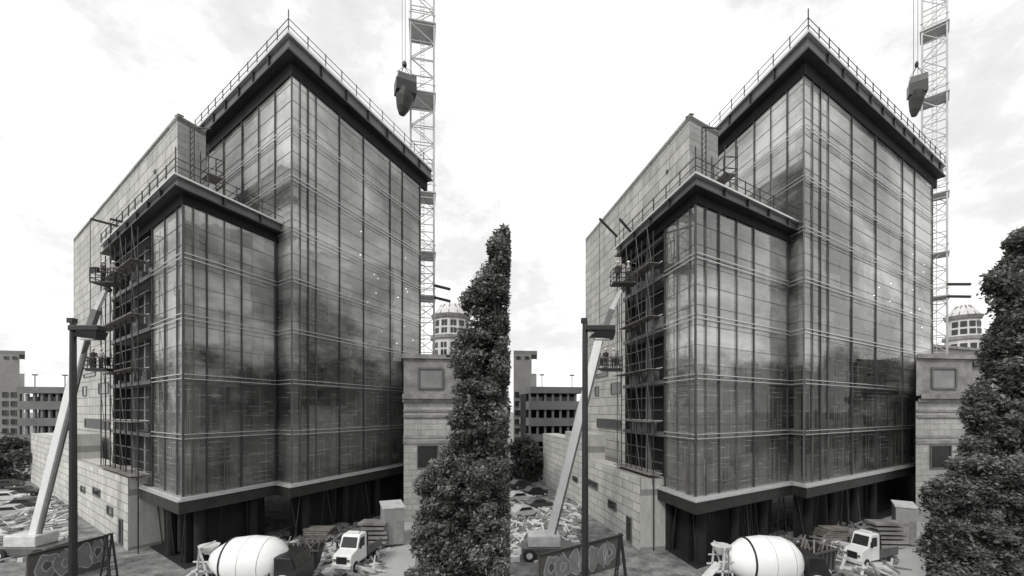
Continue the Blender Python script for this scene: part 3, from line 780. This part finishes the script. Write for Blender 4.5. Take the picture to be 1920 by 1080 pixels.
def cradle(h, bld):
    s = SIDE[h]; D = 38.5; c = P(h, 183, 692, D); k = D/F0
    root = thing('suspended_platform', f'dark suspended work cradle on cables before the {s} stone wall', 'work platform', 'suspended work cradles', (c.x, c.y, c.z))
    basket(root, (0, 0, 0), 44*k, .8, 1.05, 'platform', 'steel_dark')
    MB().box(.2, 0, -.14, 40*k, .7, .14).build('deck_beam', 'black_paint', root)
    cb = MB()
    # cables to an outrigger beam on the stepped roof
    zt = 29.4-c.z
    for x in (-.85, .95): cb.bar((x, .2, 0), (x, .2, zt), .035)
    cb.build('cable', 'steel_dark', root)
    for x in (-.85, .95): MB().bar((x, .2, zt), (x+2.6, 4.4, zt+.1), .16).build('outrigger', 'steel_dark', root)
    for x in (-.7, .7): MB().box(x, .15, .7, .3, .3, .6).build('hoist_motor', 'black_paint', root)
    for i, (dx, cl, lb) in enumerate(((-.35, 'cloth_dark', 'dark-jacketed worker in hard hat, left in suspended'), (.35, 'cloth_light', 'light-jacketed worker in hard hat, right in suspended'))):
        person('person', f'{lb} cradle by the {s} stone wall', 'workers in suspended cradles', (c.x+dx, c.y-.05, c.z+.06), R(170 if i else -165), None, cl)

def mixer(h):
    s = SIDE[h]; D = 27.6; g = G(h, 470, D); k = D/F0
    root = thing('concrete_mixer_truck', f'concrete mixer truck with big white drum below the {s} glass block', 'mixer truck', 'white-drummed concrete mixer trucks', (g.x, g.y, 0))
    zc = Z(1052, D); tilt = Vector((1, 0, -.03))
    X = lambda x: (x-470)*k
    MB_ = MB().lathe([(0, .5), (.12, .68), (1.15, 1.36), (1.3, 1.42), (2.4, 1.58), (3.6, 1.52), (4.1, 1.3), (4.45, .95), (4.75, .6)], (X(401), 0, zc+.12), tilt, 40)
    dr = MB_.build('drum', 'drum_paint', root); smooth_angle(dr)
    b2 = MB().lathe([(0, 1.33), (0, 1.445), (.09, 1.46), (.09, 1.33)], (X(401)+1.17, 0, zc+.09), tilt, 40).build('drum_band', 'black_paint', dr)
    for t0, rr in ((2.4, 1.58), (3.6, 1.52)):      # welded seams
        MB().lathe([(0, rr-.03), (0, rr+.004), (.025, rr+.004), (.025, rr-.03)], Vector((X(401), 0, zc+.12))+tilt*t0, tilt, 40).build('drum_seam', 'weathered_stone', dr)
    hp = MB(); hx = X(392); hp.lathe([(0, .25), (.5, .6), (.55, .62)], (hx, 0, zc+.5), (0, 0, 1), 12); hp.build('hopper', 'white_dirty', root)
    fr = MB()
    for y in (-.7, .7):
        fr.bar((hx-.3, y, 1.2), (hx-.1, y, zc+1.1), .1); fr.bar((hx+.5, y, 1.2), (hx-.1, y, zc+.9), .1); fr.bar((hx-.5, y, zc+.2), (hx+.5, y, zc+.2), .08)
        fr.bar((hx-.6, y, zc-.4), (hx+.4, y, zc-.4), .1)
    fr.bar((hx-.1, -.7, zc+1.05), (hx-.1, .7, zc+1.05), .1)
    fr.build('rear_frame', 'white_dirty', root)
    ch = MB(); ch.bar((hx-.2, -.1, zc-.1), (hx-1.3, -.5, zc-.95), .6, .07); ch.build('chute', 'white_dirty', root)
    ld = MB()
    for y in (-.95, -.65): ld.bar((hx, y, 1.1), (hx, y, zc+1.0), .05)
    for i in range(8): ld.bar((hx, -.95, 1.2+i*.3), (hx, -.65, 1.2+i*.3), .04)
    ld.build('ladder', 'chrome', root)
    MB().box(X(470)-.2, 0, 1.15, 6.0, .9, .3).build('chassis', 'black_paint', root)
    MB().box(X(520), 0, 1.75, .5, 1.1, 1.2).build('drum_pedestal', 'black_paint', root)
    cx = X(545)
    cab = MB(); prof = [(-.45, 1.0), (1.0, 1.0), (1.0, 1.9), (.85, 2.1), (.6, 2.85), (-.45, 2.9)]
    n = len(prof); vs = [(cx+x, -1.2, z) for x, z in prof]+[(cx+x, 1.2, z) for x, z in prof]
    cab.add(vs, [tuple(range(n)), tuple(range(2*n-1, n-1, -1))]+[(i, i+n, (i+1) % n+n, (i+1) % n)[::1] for i in range(n)])
    c = cab.build('cab', 'black_paint', root, bevel=.06)
    MB().quad((cx-.3, -1.215, 2.1), (cx+.7, -1.215, 2.1), (cx+.5, -1.215, 2.7), (cx-.3, -1.215, 2.7)).build('window', 'dark_glass', c)
    MB().quad((cx+.87, -1.05, 2.15), (cx+.87, 1.05, 2.15), (cx+.64, 1.05, 2.8), (cx+.64, -1.05, 2.8)).build('windscreen', 'dark_glass', c)
    for x in (X(408), X(440), X(455), cx+.3):
        for y in (-1.05, 1.05): wheel(root, x, y, .52, .52, .35)
    fd = MB(); fd.lathe([(0, .62), (.5, .62)], (cx+.1, -1.3, 1.2), (0, 1, 0), 20); fd.build('fender', 'white_paint', root)
    MB().box(X(505), -1.1, 1.75, 1.3, .3, .5).build('water_tank', 'chrome', root, bevel=.1)

def truck(h):
    s = SIDE[h]; D = 33.0; g = G(h, 668, D)
    root = thing('flatbed_truck', f'white-cabbed work truck facing the {s} mixer, parked under the glass', 'truck', 'white-cabbed work trucks', (g.x, g.y, 0), R(-90)+toward(h, 664)+R(-30))
    root.scale = (.78, .70, .92) if h == 0 else (.72, .60, .92)
    # local +x is forward
    prof = [(.0, .7), (2.6, .7), (2.6, 1.25), (2.45, 1.6), (1.45, 1.82), (1.0, 2.75), (.8, 2.85), (-.25, 2.88), (-.35, 2.7), (-.35, .7)]
    n = len(prof); W = 1.05; k = MB(); vs = [(x, -W, z) for x, z in prof]+[(x, W, z) for x, z in prof]
    k.add(vs, [tuple(range(n)), tuple(range(2*n-1, n-1, -1))]+[(i, i+n, (i+1) % n+n, (i+1) % n) for i in range(n)])
    c = k.build('cab', 'white_paint', root, bevel=.06)
    MB().quad((1.43, -.9, 1.9), (1.43, .9, 1.9), (1.05, .84, 2.68), (1.05, -.84, 2.68)).build('windscreen', 'dark_glass', c)
    for sy in (-1, 1):
        MB().quad((.1, sy*(W+.012), 1.85), (1.2, sy*(W+.012), 1.85), (.9, sy*(W+.012), 2.6), (.1, sy*(W+.012), 2.6)).build('side_window', 'dark_glass', c)
        MB().box(2.62, sy*.78, 1.2, .06, .3, .2).build('headlight', 'chrome', root)
        mr = MB(); mr.box(1.35, sy*1.35, 2.1, .1, .2, .45); mr.bar((1.2, sy*1.05, 2.2), (1.35, sy*1.32, 2.2), .04); mr.build('mirror', 'black_paint', root)
        wheel(root, 1.75, sy*.98, .48, .48, .3); wheel(root, -2.3, sy*.98, .48, .48, .3)
        MB().lathe([(0, .62), (.18, .62)], (1.75, sy*.98-.12, .62), (0, 1, 0), 18).build('fender', 'white_paint', root)
    MB().box(2.63, 0, 1.2, .05, 1.15, .55).build('grille', 'black_paint', root)
    MB().box(2.7, 0, .72, .2, 2.2, .28).build('bumper', 'white_dirty', root, bevel=.03)
    lb = MB(); lb.box(.4, 0, 2.96, .3, 1.2, .12); lb.build('roof_light_bar', 'white_paint', root)
    MB().box(-1.9, 0, .95, 3.0, 2.2, .2).build('flatbed', 'steel_fascia', root)
    hb = MB(); hb.box(-.55, 0, 1.9, .12, 2.1, 1.7); hb.build('headboard', 'steel_dark', root)
    for sy in (-1, 1): MB().box(-1.9, sy*1.08, 1.3, 3.0, .06, .5).build('side_board', 'steel_fascia', root)

def ground_clutter(h):
    s = SIDE[h]
    # site cabin
    D = 39; g = G(h, 735, D)
    root = thing('site_cabin', f'tall pale site container with ribbed sides beside the {s} stone building', 'container', 'pale site containers', (g.x, g.y, 0), toward(h, 735)+R(6))
    zt = Z(946, D); root.scale = (.94 if h == 0 else .74, 1, 1)
    cab = MB().box(0, 0, (zt)/2+.1, 1.9, 3.0, zt-.2).build('body', 'container_paint', root)
    for i in range(9):
        MB().box(-.8+i*.2, -1.53, zt/2+.1, .06, .06, zt-.4).build('rib', 'container_paint', cab)
    MB().box(0, 0, zt+.03, 2.1, 3.2, .12).build('roof', 'white_dirty', root)
    MB().box(.55, -1.55, 1.2, .6, .06, 2.0).build('door', 'weathered_stone', root)
    # stacks
    specs = [(700, 37.5, 2.2, 'stacked grey sheet material under tarpaulin left of', 'sheet_stack', 'stack', 6, .26), (600, 40, 1.5, 'low stack of weathered planks in the shade left of', 'plank_stack', 'stack', 5, .2), (575, 35.5, 1.0, 'flat pile of loose planks in front of the shade left of', 'plank_stack', 'stack', 4, .16)]
    for x, D, hh, lb, nm, cat, nl, th in specs:
        g = G(h, x, D); b = MB(); z = .1
        for i in range(nl):
            b.box(random.uniform(-.15, .15), random.uniform(-.1, .1), z+th/2, random.uniform(1.9, 2.6), 1.4, th*.8, R(random.uniform(-5, 5))); z += th*(1.5 if nm == 'sheet_stack' else 1)
        o = b.build(nm, 'weathered_stone' if nm == 'sheet_stack' else 'timber'); o.location = (g.x, g.y, 0)
        tag(o, f'{lb} the {s} site container', cat)
    # dumpster behind the mixer cab
    g = G(h, 560, 31.5)
    dm = thing('waste_skip', f'dark steel waste skip right of the {s} mixer truck', 'skip', 'dark steel waste skips', (g.x, g.y, 0), R(10+15*h))
    b = MB(); b.add([(-1.2, -.8, .2), (1.2, -.8, .2), (1.2, .8, .2), (-1.2, .8, .2), (-1.6, -1, 1.9), (1.6, -1, 1.9), (1.6, 1, 1.9), (-1.6, 1, 1.9)], [(3, 2, 1, 0), (0, 1, 5, 4), (1, 2, 6, 5), (2, 3, 7, 6), (3, 0, 4, 7)]); b.build('body', 'steel_dark', dm)
    b = MB()
    for i in range(6): b.box(-1.25+i*.5, -.93, 1.1, .08, .12, 1.5)
    b.build('rib', 'steel_fascia', dm)
    b = MB(); b.box(0, -1.02, 1.9, 3.3, .1, .12); b.box(0, 1.02, 1.9, 3.3, .1, .12); b.build('rim', 'steel_fascia', dm)
    b = MB()
    for _ in range(14):
        a = Vector((random.uniform(-1.3, 1.3), random.uniform(-.7, .7), 1.4)); b.bar(a, a+Vector((random.uniform(-.9, .9), random.uniform(-.5, .5), random.uniform(.5, 1.3))), .1, .05)
    b.build('scrap', 'timber', dm)
    # pipes, debris: nobody could count them
    b = MB()
    for _ in range(420):
        x = random.uniform(480, 705); D = random.uniform(32, 45) if random.random() < .8 else random.uniform(29, 33)
        g = G(h, x, D); r = random.uniform(.08, .38)
        if random.random() < .45:
            a = random.uniform(0, 3.14); l = random.uniform(.5, 1.6); b.bar((g.x-l*math.cos(a), g.y-l*math.sin(a), r*.5), (g.x+l*math.cos(a), g.y+l*math.sin(a), r*.5+random.uniform(0, .5)), random.uniform(.05, .16))
        else: b.box(g.x, g.y, r*.4, r*2, r*1.5, r, random.uniform(0, 3))
    for _ in range(500):
        x = random.uniform(-8, 130); D = random.uniform(36, 58); g = G(h, x, D); r = random.uniform(.1, .5)
        if h == 0 or True: b.box(g.x, g.y, r*.4, r*2, r*1.5, r*1.1, random.uniform(0, 3))
    b2 = MB()
    for _ in range(520):
        x = random.choice((random.uniform(-8, 125), random.uniform(-8, 125), random.uniform(480, 705))); D = random.uniform(34, 56) if x < 130 else random.uniform(31, 38); g = G(h, x, D); r = random.uniform(.08, .42)
        if random.random() < .4:
            a = random.uniform(0, 3.14); l = random.uniform(.4, 1.5); b2.bar((g.x-l*math.cos(a), g.y-l*math.sin(a), r*.6), (g.x+l*math.cos(a), g.y+l*math.sin(a), r*.6+random.uniform(0, .6)), random.uniform(.06, .2))
        else: b2.box(g.x, g.y, r*.5, r*2, r*1.5, r*1.2, random.uniform(0, 3))
    o = b2.build('pale_debris', 'white_dirty'); o['kind'] = 'stuff'; o['label'] = f'pale offcuts and sacks scattered over the {s} site'; o['category'] = 'debris'
    o = b.build('construction_debris', 'rubble'); o['kind'] = 'stuff'; o['label'] = f'loose timber and rubble strewn over the {s} site'; o['category'] = 'debris'

def hoarding(h):
    s = SIDE[h]
    a = G(h, 52, 28.4); b = G(h, 203, 33.0); d = b-a; n = Vector((d.y, -d.x)).normalized(); L_ = d.length; n = n if n.y < 0 else -n; dd = d.normalized(); rz = math.atan2(dd.y, dd.x)
    root = thing('site_hoarding', f'dark graffiti-covered site hoarding at the foot of the {s} boom', 'hoarding', 'graffiti-covered hoardings', (a.x, a.y, 0), rz)
    nb = int(L_/1.22)
    pan = MB()
    for i in range(nb+1):
        x0 = i*1.22; w = min(1.21, L_-x0)
        if w > .1: pan.box(x0+w/2, 0, 1.17, w, .04, 2.3+random.uniform(-.02, .02))
    pan.build('panel', 'hoarding_paint', root)
    MB().box(L_/2, -.03, 2.36, L_, .14, .16).build('top_rail', 'steel_dark', root)
    for i in range(0, nb+1, 2): MB().box(i*1.22, .1, 1.15, .1, .1, 2.3).build('post', 'timber', root)
    def stroke(pts, w, m, nm, y=-.028):
        q = MB()
        for k in range(len(pts)-1):
            p0, p1 = Vector(pts[k]), Vector(pts[k+1]); t = (p1-p0).normalized(); nn = Vector((-t.y, t.x))*w/2; e = t*w*.3
            q.quad((p0.x-e.x-nn.x, y, p0.y-e.y-nn.y), (p1.x+e.x-nn.x, y, p1.y+e.y-nn.y), (p1.x+e.x+nn.x, y, p1.y+e.y+nn.y), (p0.x-e.x+nn.x, y, p0.y-e.y+nn.y)); y -= .0006
        return q.build(nm, m, root)
    def blob(cx, cz, rx, rz_, ph, gap=0, n=40):
        return [(cx+rx*math.cos(t)*(1+.2*math.sin(2*t+ph)), cz+rz_*math.sin(t)*(1+.2*math.sin(3*t+ph))) for t in [ph+(2*math.pi-gap)*i/n for i in range(n+1)]]
    for cx, cz, rx, rzz, ph, gap in ((1.0, 1.3, .6, .9, .4, 1.0), (1.0, 1.35, .25, .35, 1.4, .4), (2.0, 1.2, .62, .85, 2.4, .8), (2.05, 1.2, .22, .3, 1, 0), (3.1, 1.25, .6, .85, 4.2, 1.6), (4.0, 1.3, .55, .9, 3.2, 1.2), (4.0, 1.35, .22, .35, 1, .2), (5.0, 1.25, .6, .85, .9, 1.5), (5.9, 1.2, .5, .8, 5, 1.9), (6.7, 1.3, .55, .85, 2, .9), (6.7, 1.3, .2, .3, 2, .3)):
        if cx+rx > L_-.1: continue
        f = blob(cx, cz, rx*.9, rzz*.9, ph, 0)
        q = MB(); q.add([(x, -.0245-.0004*cx, z) for x, z in f[:-1]], [tuple(range(len(f)-1))[::-1]]); q.build('graffiti_fill', 'graffiti_fill', root)
        stroke(blob(cx, cz, rx, rzz, ph, gap), .085, 'graffiti_paint', 'graffiti_outline', -.034)
    # step ladder
    D = 28.5; g = G(h, 204, D)
    ld = thing('step_ladder', f'black folding A-frame ladder right of the {s} hoarding', 'ladder', 'black A-frame ladders', (g.x, g.y, 0))
    H = Z(1002, D); w = 11*D/F0
    for sy, nm in ((-1, 'front_frame'), (1, 'rear_frame')):
        b = MB()
        for yy in (-.28, .28): b.bar((sy*w*1.1, yy, 0), (0, yy*.7, H), .09)
        for i in range(1, 8):
            t = i/8; b.bar((sy*w*1.1*(1-t), -.28*(1-.3*t), H*t), (sy*w*1.1*(1-t), .28*(1-.3*t), H*t), .06 if sy < 0 else .04)
        b.build(nm, 'black_paint', ld)
    MB().box(0, 0, H, .25, .45, .08).build('top_cap', 'black_paint', ld)

def roof_things(h, B):
    s = SIDE[h]; z = B['zl']; AL = B['AL']
    # stair scaffold on the stepped roof against the stone block
    D = 38.0; g = G(h, 398, D)
    root = thing('roof_scaffold', f'small scaffold tower standing on the lower roof of the {s} glass block', 'scaffold', 'scaffold towers on lower roofs', (g.x, g.y, z), AL.rz)
    zt = Z(285, D)-z
    for x in (-.9, .9):
        for y in (-.6, .6): MB().bar((x, y, 0), (x, y, zt), .07).build('standard', 'steel_dark', root)
    b = MB()
    k = 0
    while k*1.0 < zt:
        for y in (-.6, .6): b.bar((-.9, y, k*1.0), (.9, y, k*1.0), .05)
        b.bar((-.9, -.6, k*1.0), (-.9, .6, k*1.0), .05); b.bar((-.9, -.6, k), (.9, -.6, k+1), .04); k += 1
    b.build('ledger', 'steel_dark', root)
    MB().box(0, 0, zt*.6, 1.8, 1.2, .08).build('deck', 'timber', root)
    g2 = G(h, 360, 38.0)
    m = thing('roof_mast', f'thin lattice hoist mast beside the scaffold on the {s} lower roof', 'mast', 'hoist masts on lower roofs', (g2.x, g2.y, z))
    zt2 = Z(238, 38)-z; b = MB()
    for x in (-.18, .18): MB().bar((x, 0, 0), (x, 0, zt2), .08).build('mast_tube', 'steel_dark', m)
    for i in range(int(zt2/.5)): b.bar((-.18, 0, i*.5), (.18, 0, i*.5+.5), .05)
    b.build('lacing', 'steel_dark', m); MB().bar((-.1, 0, zt2), (1.6, .1, zt2-.1), .1).build('davit_arm', 'steel_dark', m)
    # air handling boxes on lower roof behind the rail
    for x, D, ww, lb in ((300, 37.5, 1.4, 'nearer'), (262, 41.5, 1.8, 'farther')):
        g = G(h, x, D); u = thing('roof_unit', f'{lb} small ventilation unit behind the railing on the {s} lower roof', 'ventilation unit', None, (g.x, g.y, z-.6), AL.rz)
        MB().box(0, 0, .7, ww, 1.0, 1.1).build('casing', 'white_dirty', u, bevel=.04); MB().lathe([(0, .35), (.2, .35)], (0, 0, 1.25), (0, 0, 1), 14).build('fan', 'steel_dark', u)

def far_left(h):
    s = SIDE[h]
    # grey office block
    D = 110; f = Face(h, -40 if h == 0 else 3, D, 5000); k = D/F0
    x0 = 3
    root = thing('grey_office_block', f'plain grey office block beyond the {s} parking garage', 'building', 'plain grey office blocks', tuple(G(h, x0, D))+(0,))
    f = Face(h, x0, D, 5000); U = f.u; sk = (G(h, 45, D+10)-G(h, 45, D))/10
    def blk(u0, u1, z0, z1, m, nm, dep=10, off=0):
        pts = [f.at(u0, 0, off), f.at(u1, 0, off), f.at(u1, 0)+Vector((sk.x, sk.y, 0))*dep, f.at(u0, 0)+Vector((sk.x, sk.y, 0))*dep]; return MB().prism([(p.x, p.y) for p in pts], z0, z1).build(nm, m, root)
    blk(0 if h else -8, U(36), 0, Z(664, D), 'office_wall', 'wall'); blk(-.0 if h else -8, U(47), Z(664, D), Z(657, D), 'garage_band', 'roof_slab')
    blk(U(36)+.01, U(46), 0, Z(700, D), 'concrete', 'side_wall')
    sp = []
    for r in range(9):
        for c in range(2): sp.append((U(5+16*c), U(15+16*c), Z(745+r*17, D), Z(735+r*17, D)))
    windows(root, f, sp, off=.12); windows(root, f, [(U(8), U(16), Z(673, D), Z(668, D)), (U(24), U(32), Z(673, D), Z(668, D))], off=.12)
    under(root)
    D = 95; f = Face(h, 34, D, 5000); U = f.u
    root = thing('parking_garage', f'dark multi-level parking garage behind the {s} street lamp', 'parking garage', 'multi-level parking garages', tuple(G(h, 34, D))+(0,))
    u1 = U(134)
    def lev(y0, y1, off, m, nm, dep=14):
        pts = [f.at(0, 0, off), f.at(u1, 0, off), f.at(u1, 0, -dep), f.at(0, 0, -dep)]; return MB().prism([(p.x, p.y) for p in pts], Z(y1, D), Z(y0, D)).build(nm, m, root)
    lev(725, 737, .3, 'garage_band', 'parapet'); lev(752, 768, .2, 'garage_band', 'parapet'); lev(784, 799, .2, 'garage_band', 'parapet'); lev(815, 828, .2, 'garage_band', 'parapet')
    lev(736, 852, -5, 'black_void', 'inner_wall', 12)
    for i in range(8):
        p = f.at(u1*i/7, 0, -.4); MB().box(p.x, p.y, Z(738, D)/2, .5, .5, Z(738, D)).build('pillar', 'garage_band', root)
    for i, x in enumerate((50, 75, 92, 112)):
        p = f.at(U(x), 0, -2); MB().box(p.x, p.y, Z(748, D), 2.6, 1.4, 1.1).build('ceiling_beam', 'concrete', root)
    under(root)
    for x, w in ((58, 'left'), (115, 'right')):
        p = f.at(U(x), 0, -1); zb = Z(725, D)
        o = thing('deck_light', f'{w} thin light pole on the roof deck of the {s} parking garage', 'light pole', 'light poles on garage roof', (p.x, p.y, zb))
        MB().box(0, 0, 1.3, .12, .12, 2.7).build('pole', 'steel_dark', o); MB().box(0, 0, 2.75, 1.0, .4, .25).build('lamp_head', 'steel_dark', o)
    # trees
    tree(h, f'round dark tree in front of the {s} parking garage', 'dark round trees before the garages', 24, [(828, 16, 36), (850, 2 if h else -8, 56), (885, 2 if h else -14, 62), (908, 6, 50)], 74, 3, 260, .3, 'leaf_far', per=26)
    # parked cars
    cars = [(16, 66, .05, 'dark saloon parked farthest'), (44, 60, .04, 'black hatchback parked second from the tree'), (14, 56, .7, 'pale saloon parked nearest the picture edge'), (50, 52, .06, 'dark estate car parked nearest the podium'), (24, 48, .5, 'light hatchback parked in the front row')]
    for x, D, v, lb in cars:
        car(h, x, D, v, f'{lb}, {s} car park', R(25+random.uniform(-8, 8)))

def car(h, x, D, v, label, rz):
    g = G(h, x, D); root = thing('parked_car', label, 'car', 'cars in the far car parks', (g.x, g.y, 0), rz)
    key = 'car_paint_%d' % int(v*100)
    if key not in MATS: mat(key, v, .3, .1, 1, .1, 0)
    prof = [(-1.6, .35), (1.6, .35), (1.65, .7), (1.5, .88), (.8, .95), (.35, 1.38), (-.8, 1.42), (-1.35, 1.0), (-1.65, .92), (-1.68, .5)]
    n = len(prof); W = .8; k = MB(); vs = [(x_, -W, z) for x_, z in prof]+[(x_, W, z) for x_, z in prof]
    k.add(vs, [tuple(range(n)), tuple(range(2*n-1, n-1, -1))]+[(i, i+n, (i+1) % n+n, (i+1) % n) for i in range(n)])
    b = k.build('body', key, root, bevel=.08)
    for sy in (-1, 1):
        MB().quad((-1.1, sy*.815, .98), (.62, sy*.815, .98), (.3, sy*.815, 1.3), (-.78, sy*.815, 1.33)).build('side_window', 'dark_glass', b)
        for xx in (-1.05, 1.05): wheel(root, xx, sy*.75, .31, .31, .2)
    MB().quad((.8, -.66, .99), (.8, .66, .99), (.4, .6, 1.34), (.4, -.6, 1.34)).build('windscreen', 'dark_glass', b)
    for sy in (-.55, .55): MB().box(1.64, sy, .7, .06, .3, .14).build('headlight', 'chrome', root)

# ------------------------------------------------------------------ setting
def ground():
    b = MB(); S = 3000; b.quad((-S, -S/4, 0), (S, -S/4, 0), (S, S, 0), (-S, S, 0)); struct(b.build('ground', 'rubble'))
    b = MB(); b.quad((-60, -14, .004), (120, -14, .004), (120, 22, .004), (-60, 22, .004)); struct(b.build('road', 'asphalt'))
    for h in (0, 1):
        p = [G(h, 690, 30), G(h, 775, 30), G(h, 790, 60), G(h, 745, 60)]
        b = MB(); b.add([(*q, .008) for q in p], [(0, 1, 2, 3)]); struct(b.build('site_road', 'pavement'))
        p = [G(h, -30 if h == 0 else 1, 34), G(h, 60, 34), G(h, 62, 60), G(h, -30 if h == 0 else 1, 60)]
        b = MB(); b.add([(*q, .008) for q in p], [(0, 1, 2, 3)]); struct(b.build('car_park', 'pavement'))
    b = MB(); b.box(30, 23.2, .07, 190, 2.2, .14); struct(b.build('pavement', 'pavement'))

def street_opposite():
    """what the glass mirrors: trees and a block to the right of and behind the view"""
    for i, (x, y, w, d, hh, lb) in enumerate(((95, 70, 26, 16, 22, 'long brick block mirrored in the glass, nearest the junction'), (104, 112, 30, 18, 27, 'long brick block mirrored in the glass, beyond the junction'), (30, -52, 60, 14, 17, 'long brick block mirrored in the glass, behind the viewer'))):
        r = thing('brick_block', lb, 'building', None, (x, y, 0), R((-10, 20, 3)[i]))
        MB().box(0, 0, hh/2, w, d, hh).build('wall', 'office_wall', r); MB().box(0, 0, hh+.3, w+.8, d+.8, .6).build('cornice', 'weathered_stone', r)
        for sy in (-1, 1):
            for fl in range(int(hh/4.2)):
                q = MB()
                for c in range(int(w/3.2)):
                    q.box(-w/2+2+c*3.2, sy*(d/2+.02), 2.4+fl*4.1, 1.3, .1, 2)
                q.build('window_row', 'dark_glass', r)

ground()
for h in (0, 1):
    B = main_building(h)
    stone_building(h)
    tower_crane(h); domed_building(h); stone_front(h)
    lamp(h); boom_lift(h); cradle(h, B); mixer(h); truck(h); ground_clutter(h); hoarding(h); roof_things(h, B); far_left(h)
    s = SIDE[h]; cut = 955 if h == 0 else None
    tree(h, f'tall dark broadleaf tree beside the {s} stone-fronted building', 'tall dark broadleaf trees', 945,
         [(440, 944+h*8, 970), (475, 936+h*14, 985), (500, 910+h*22, 1000), (545, 888+h*22, 1020), (640, 876+h*26, 1040), (700, 872+h*24, 1040), (760, 860+h*24, 1040), (830, 844+h*20, 1040), (930, 830, 1030), (1010, 850, 1000)], 27, 2.2 if h == 0 else 1.2, 3300, .115, cut=cut, per=46)
    tree(h, f'lower spreading tree overlapping the foot of the {s} stone-fronted building', 'lower spreading trees', 900,
         [(866, 834, 1000), (895, 810+h*14, 1020), (950, 796+h*6, 1030), (1030, 784, 1030), (1120, 794, 1020)], 20, 1.4 if h == 0 else .8, 1700, .085, cut=cut, per=56)
street_opposite()

# ------------------------------------------------------------------ camera, sky, sun
sc = bpy.context.scene
cam = bpy.data.cameras.new('camera'); co = bpy.data.objects.new('camera', cam); col.objects.link(co)
cam.sensor_width = 36; cam.lens = 36*F0/1920; cam.shift_y = (HOR-540)/1920; cam.clip_end = 5000; cam.clip_start = .1
co.location = (0, 0, CAMZ); co.rotation_euler = (R(90), 0, 0); sc.camera = co

EL, AZ = R(42), R(215)       # sun height; azimuth measured clockwise from +Y: behind-left of the view
w = bpy.data.worlds.new('World'); sc.world = w; w.use_nodes = True; nt = w.node_tree; nt.nodes.clear()
out = N(nt, 'ShaderNodeOutputWorld'); bg = N(nt, 'ShaderNodeBackground'); bg.inputs[1].default_value = .10
sky = N(nt, 'ShaderNodeTexSky', sky_type='NISHITA'); sky.sun_disc = False; sky.sun_elevation = EL; sky.sun_rotation = AZ; sky.dust_density = 3
hs = N(nt, 'ShaderNodeHueSaturation'); hs.inputs['Saturation'].default_value = .08; L(nt, sky.outputs[0], hs.inputs['Color'])
tc = N(nt, 'ShaderNodeTexCoord'); mp = N(nt, 'ShaderNodeMapping'); mp.inputs['Scale'].default_value = (1, 1, 1.8); mp.inputs['Location'].default_value = (.3, .1, .2); L(nt, tc.outputs['Generated'], mp.inputs[0])
cn = N(nt, 'ShaderNodeTexNoise', Scale=2.6, Detail=9.0, Roughness=.62); L(nt, mp.outputs[0], cn.inputs[0])
cr = ramp(nt, cn.outputs[0], [(.32, (8.4, 8.4, 8.45)), (.42, (9.7, 9.7, 9.7)), (.47, (11.5, 11.5, 11.4)), (.6, (12.8, 12.8, 12.7))])
mx = N(nt, 'ShaderNodeMixRGB'); mx.inputs[0].default_value = .88; L(nt, hs.outputs[0], mx.inputs[1]); L(nt, cr.outputs[0], mx.inputs[2])
L(nt, mx.outputs[0], bg.inputs[0]); L(nt, bg.outputs[0], out.inputs[0])
sl = bpy.data.lights.new('sun', 'SUN'); sl.energy = 1.5; sl.angle = R(10); sl.color = (1, .98, .95)
so = bpy.data.objects.new('sun', sl); col.objects.link(so)
dv = Vector((math.sin(AZ)*math.cos(EL), math.cos(AZ)*math.cos(EL), math.sin(EL)))
so.rotation_euler = dv.to_track_quat('Z', 'Y').to_euler(); so.location = (0, 0, 60)
sc.view_settings.view_transform = 'Standard'; sc.view_settings.look = 'None'; sc.view_settings.exposure = 0; sc.view_settings.gamma = 1
sc.cycles.max_bounces = 7; sc.cycles.transparent_max_bounces = 12
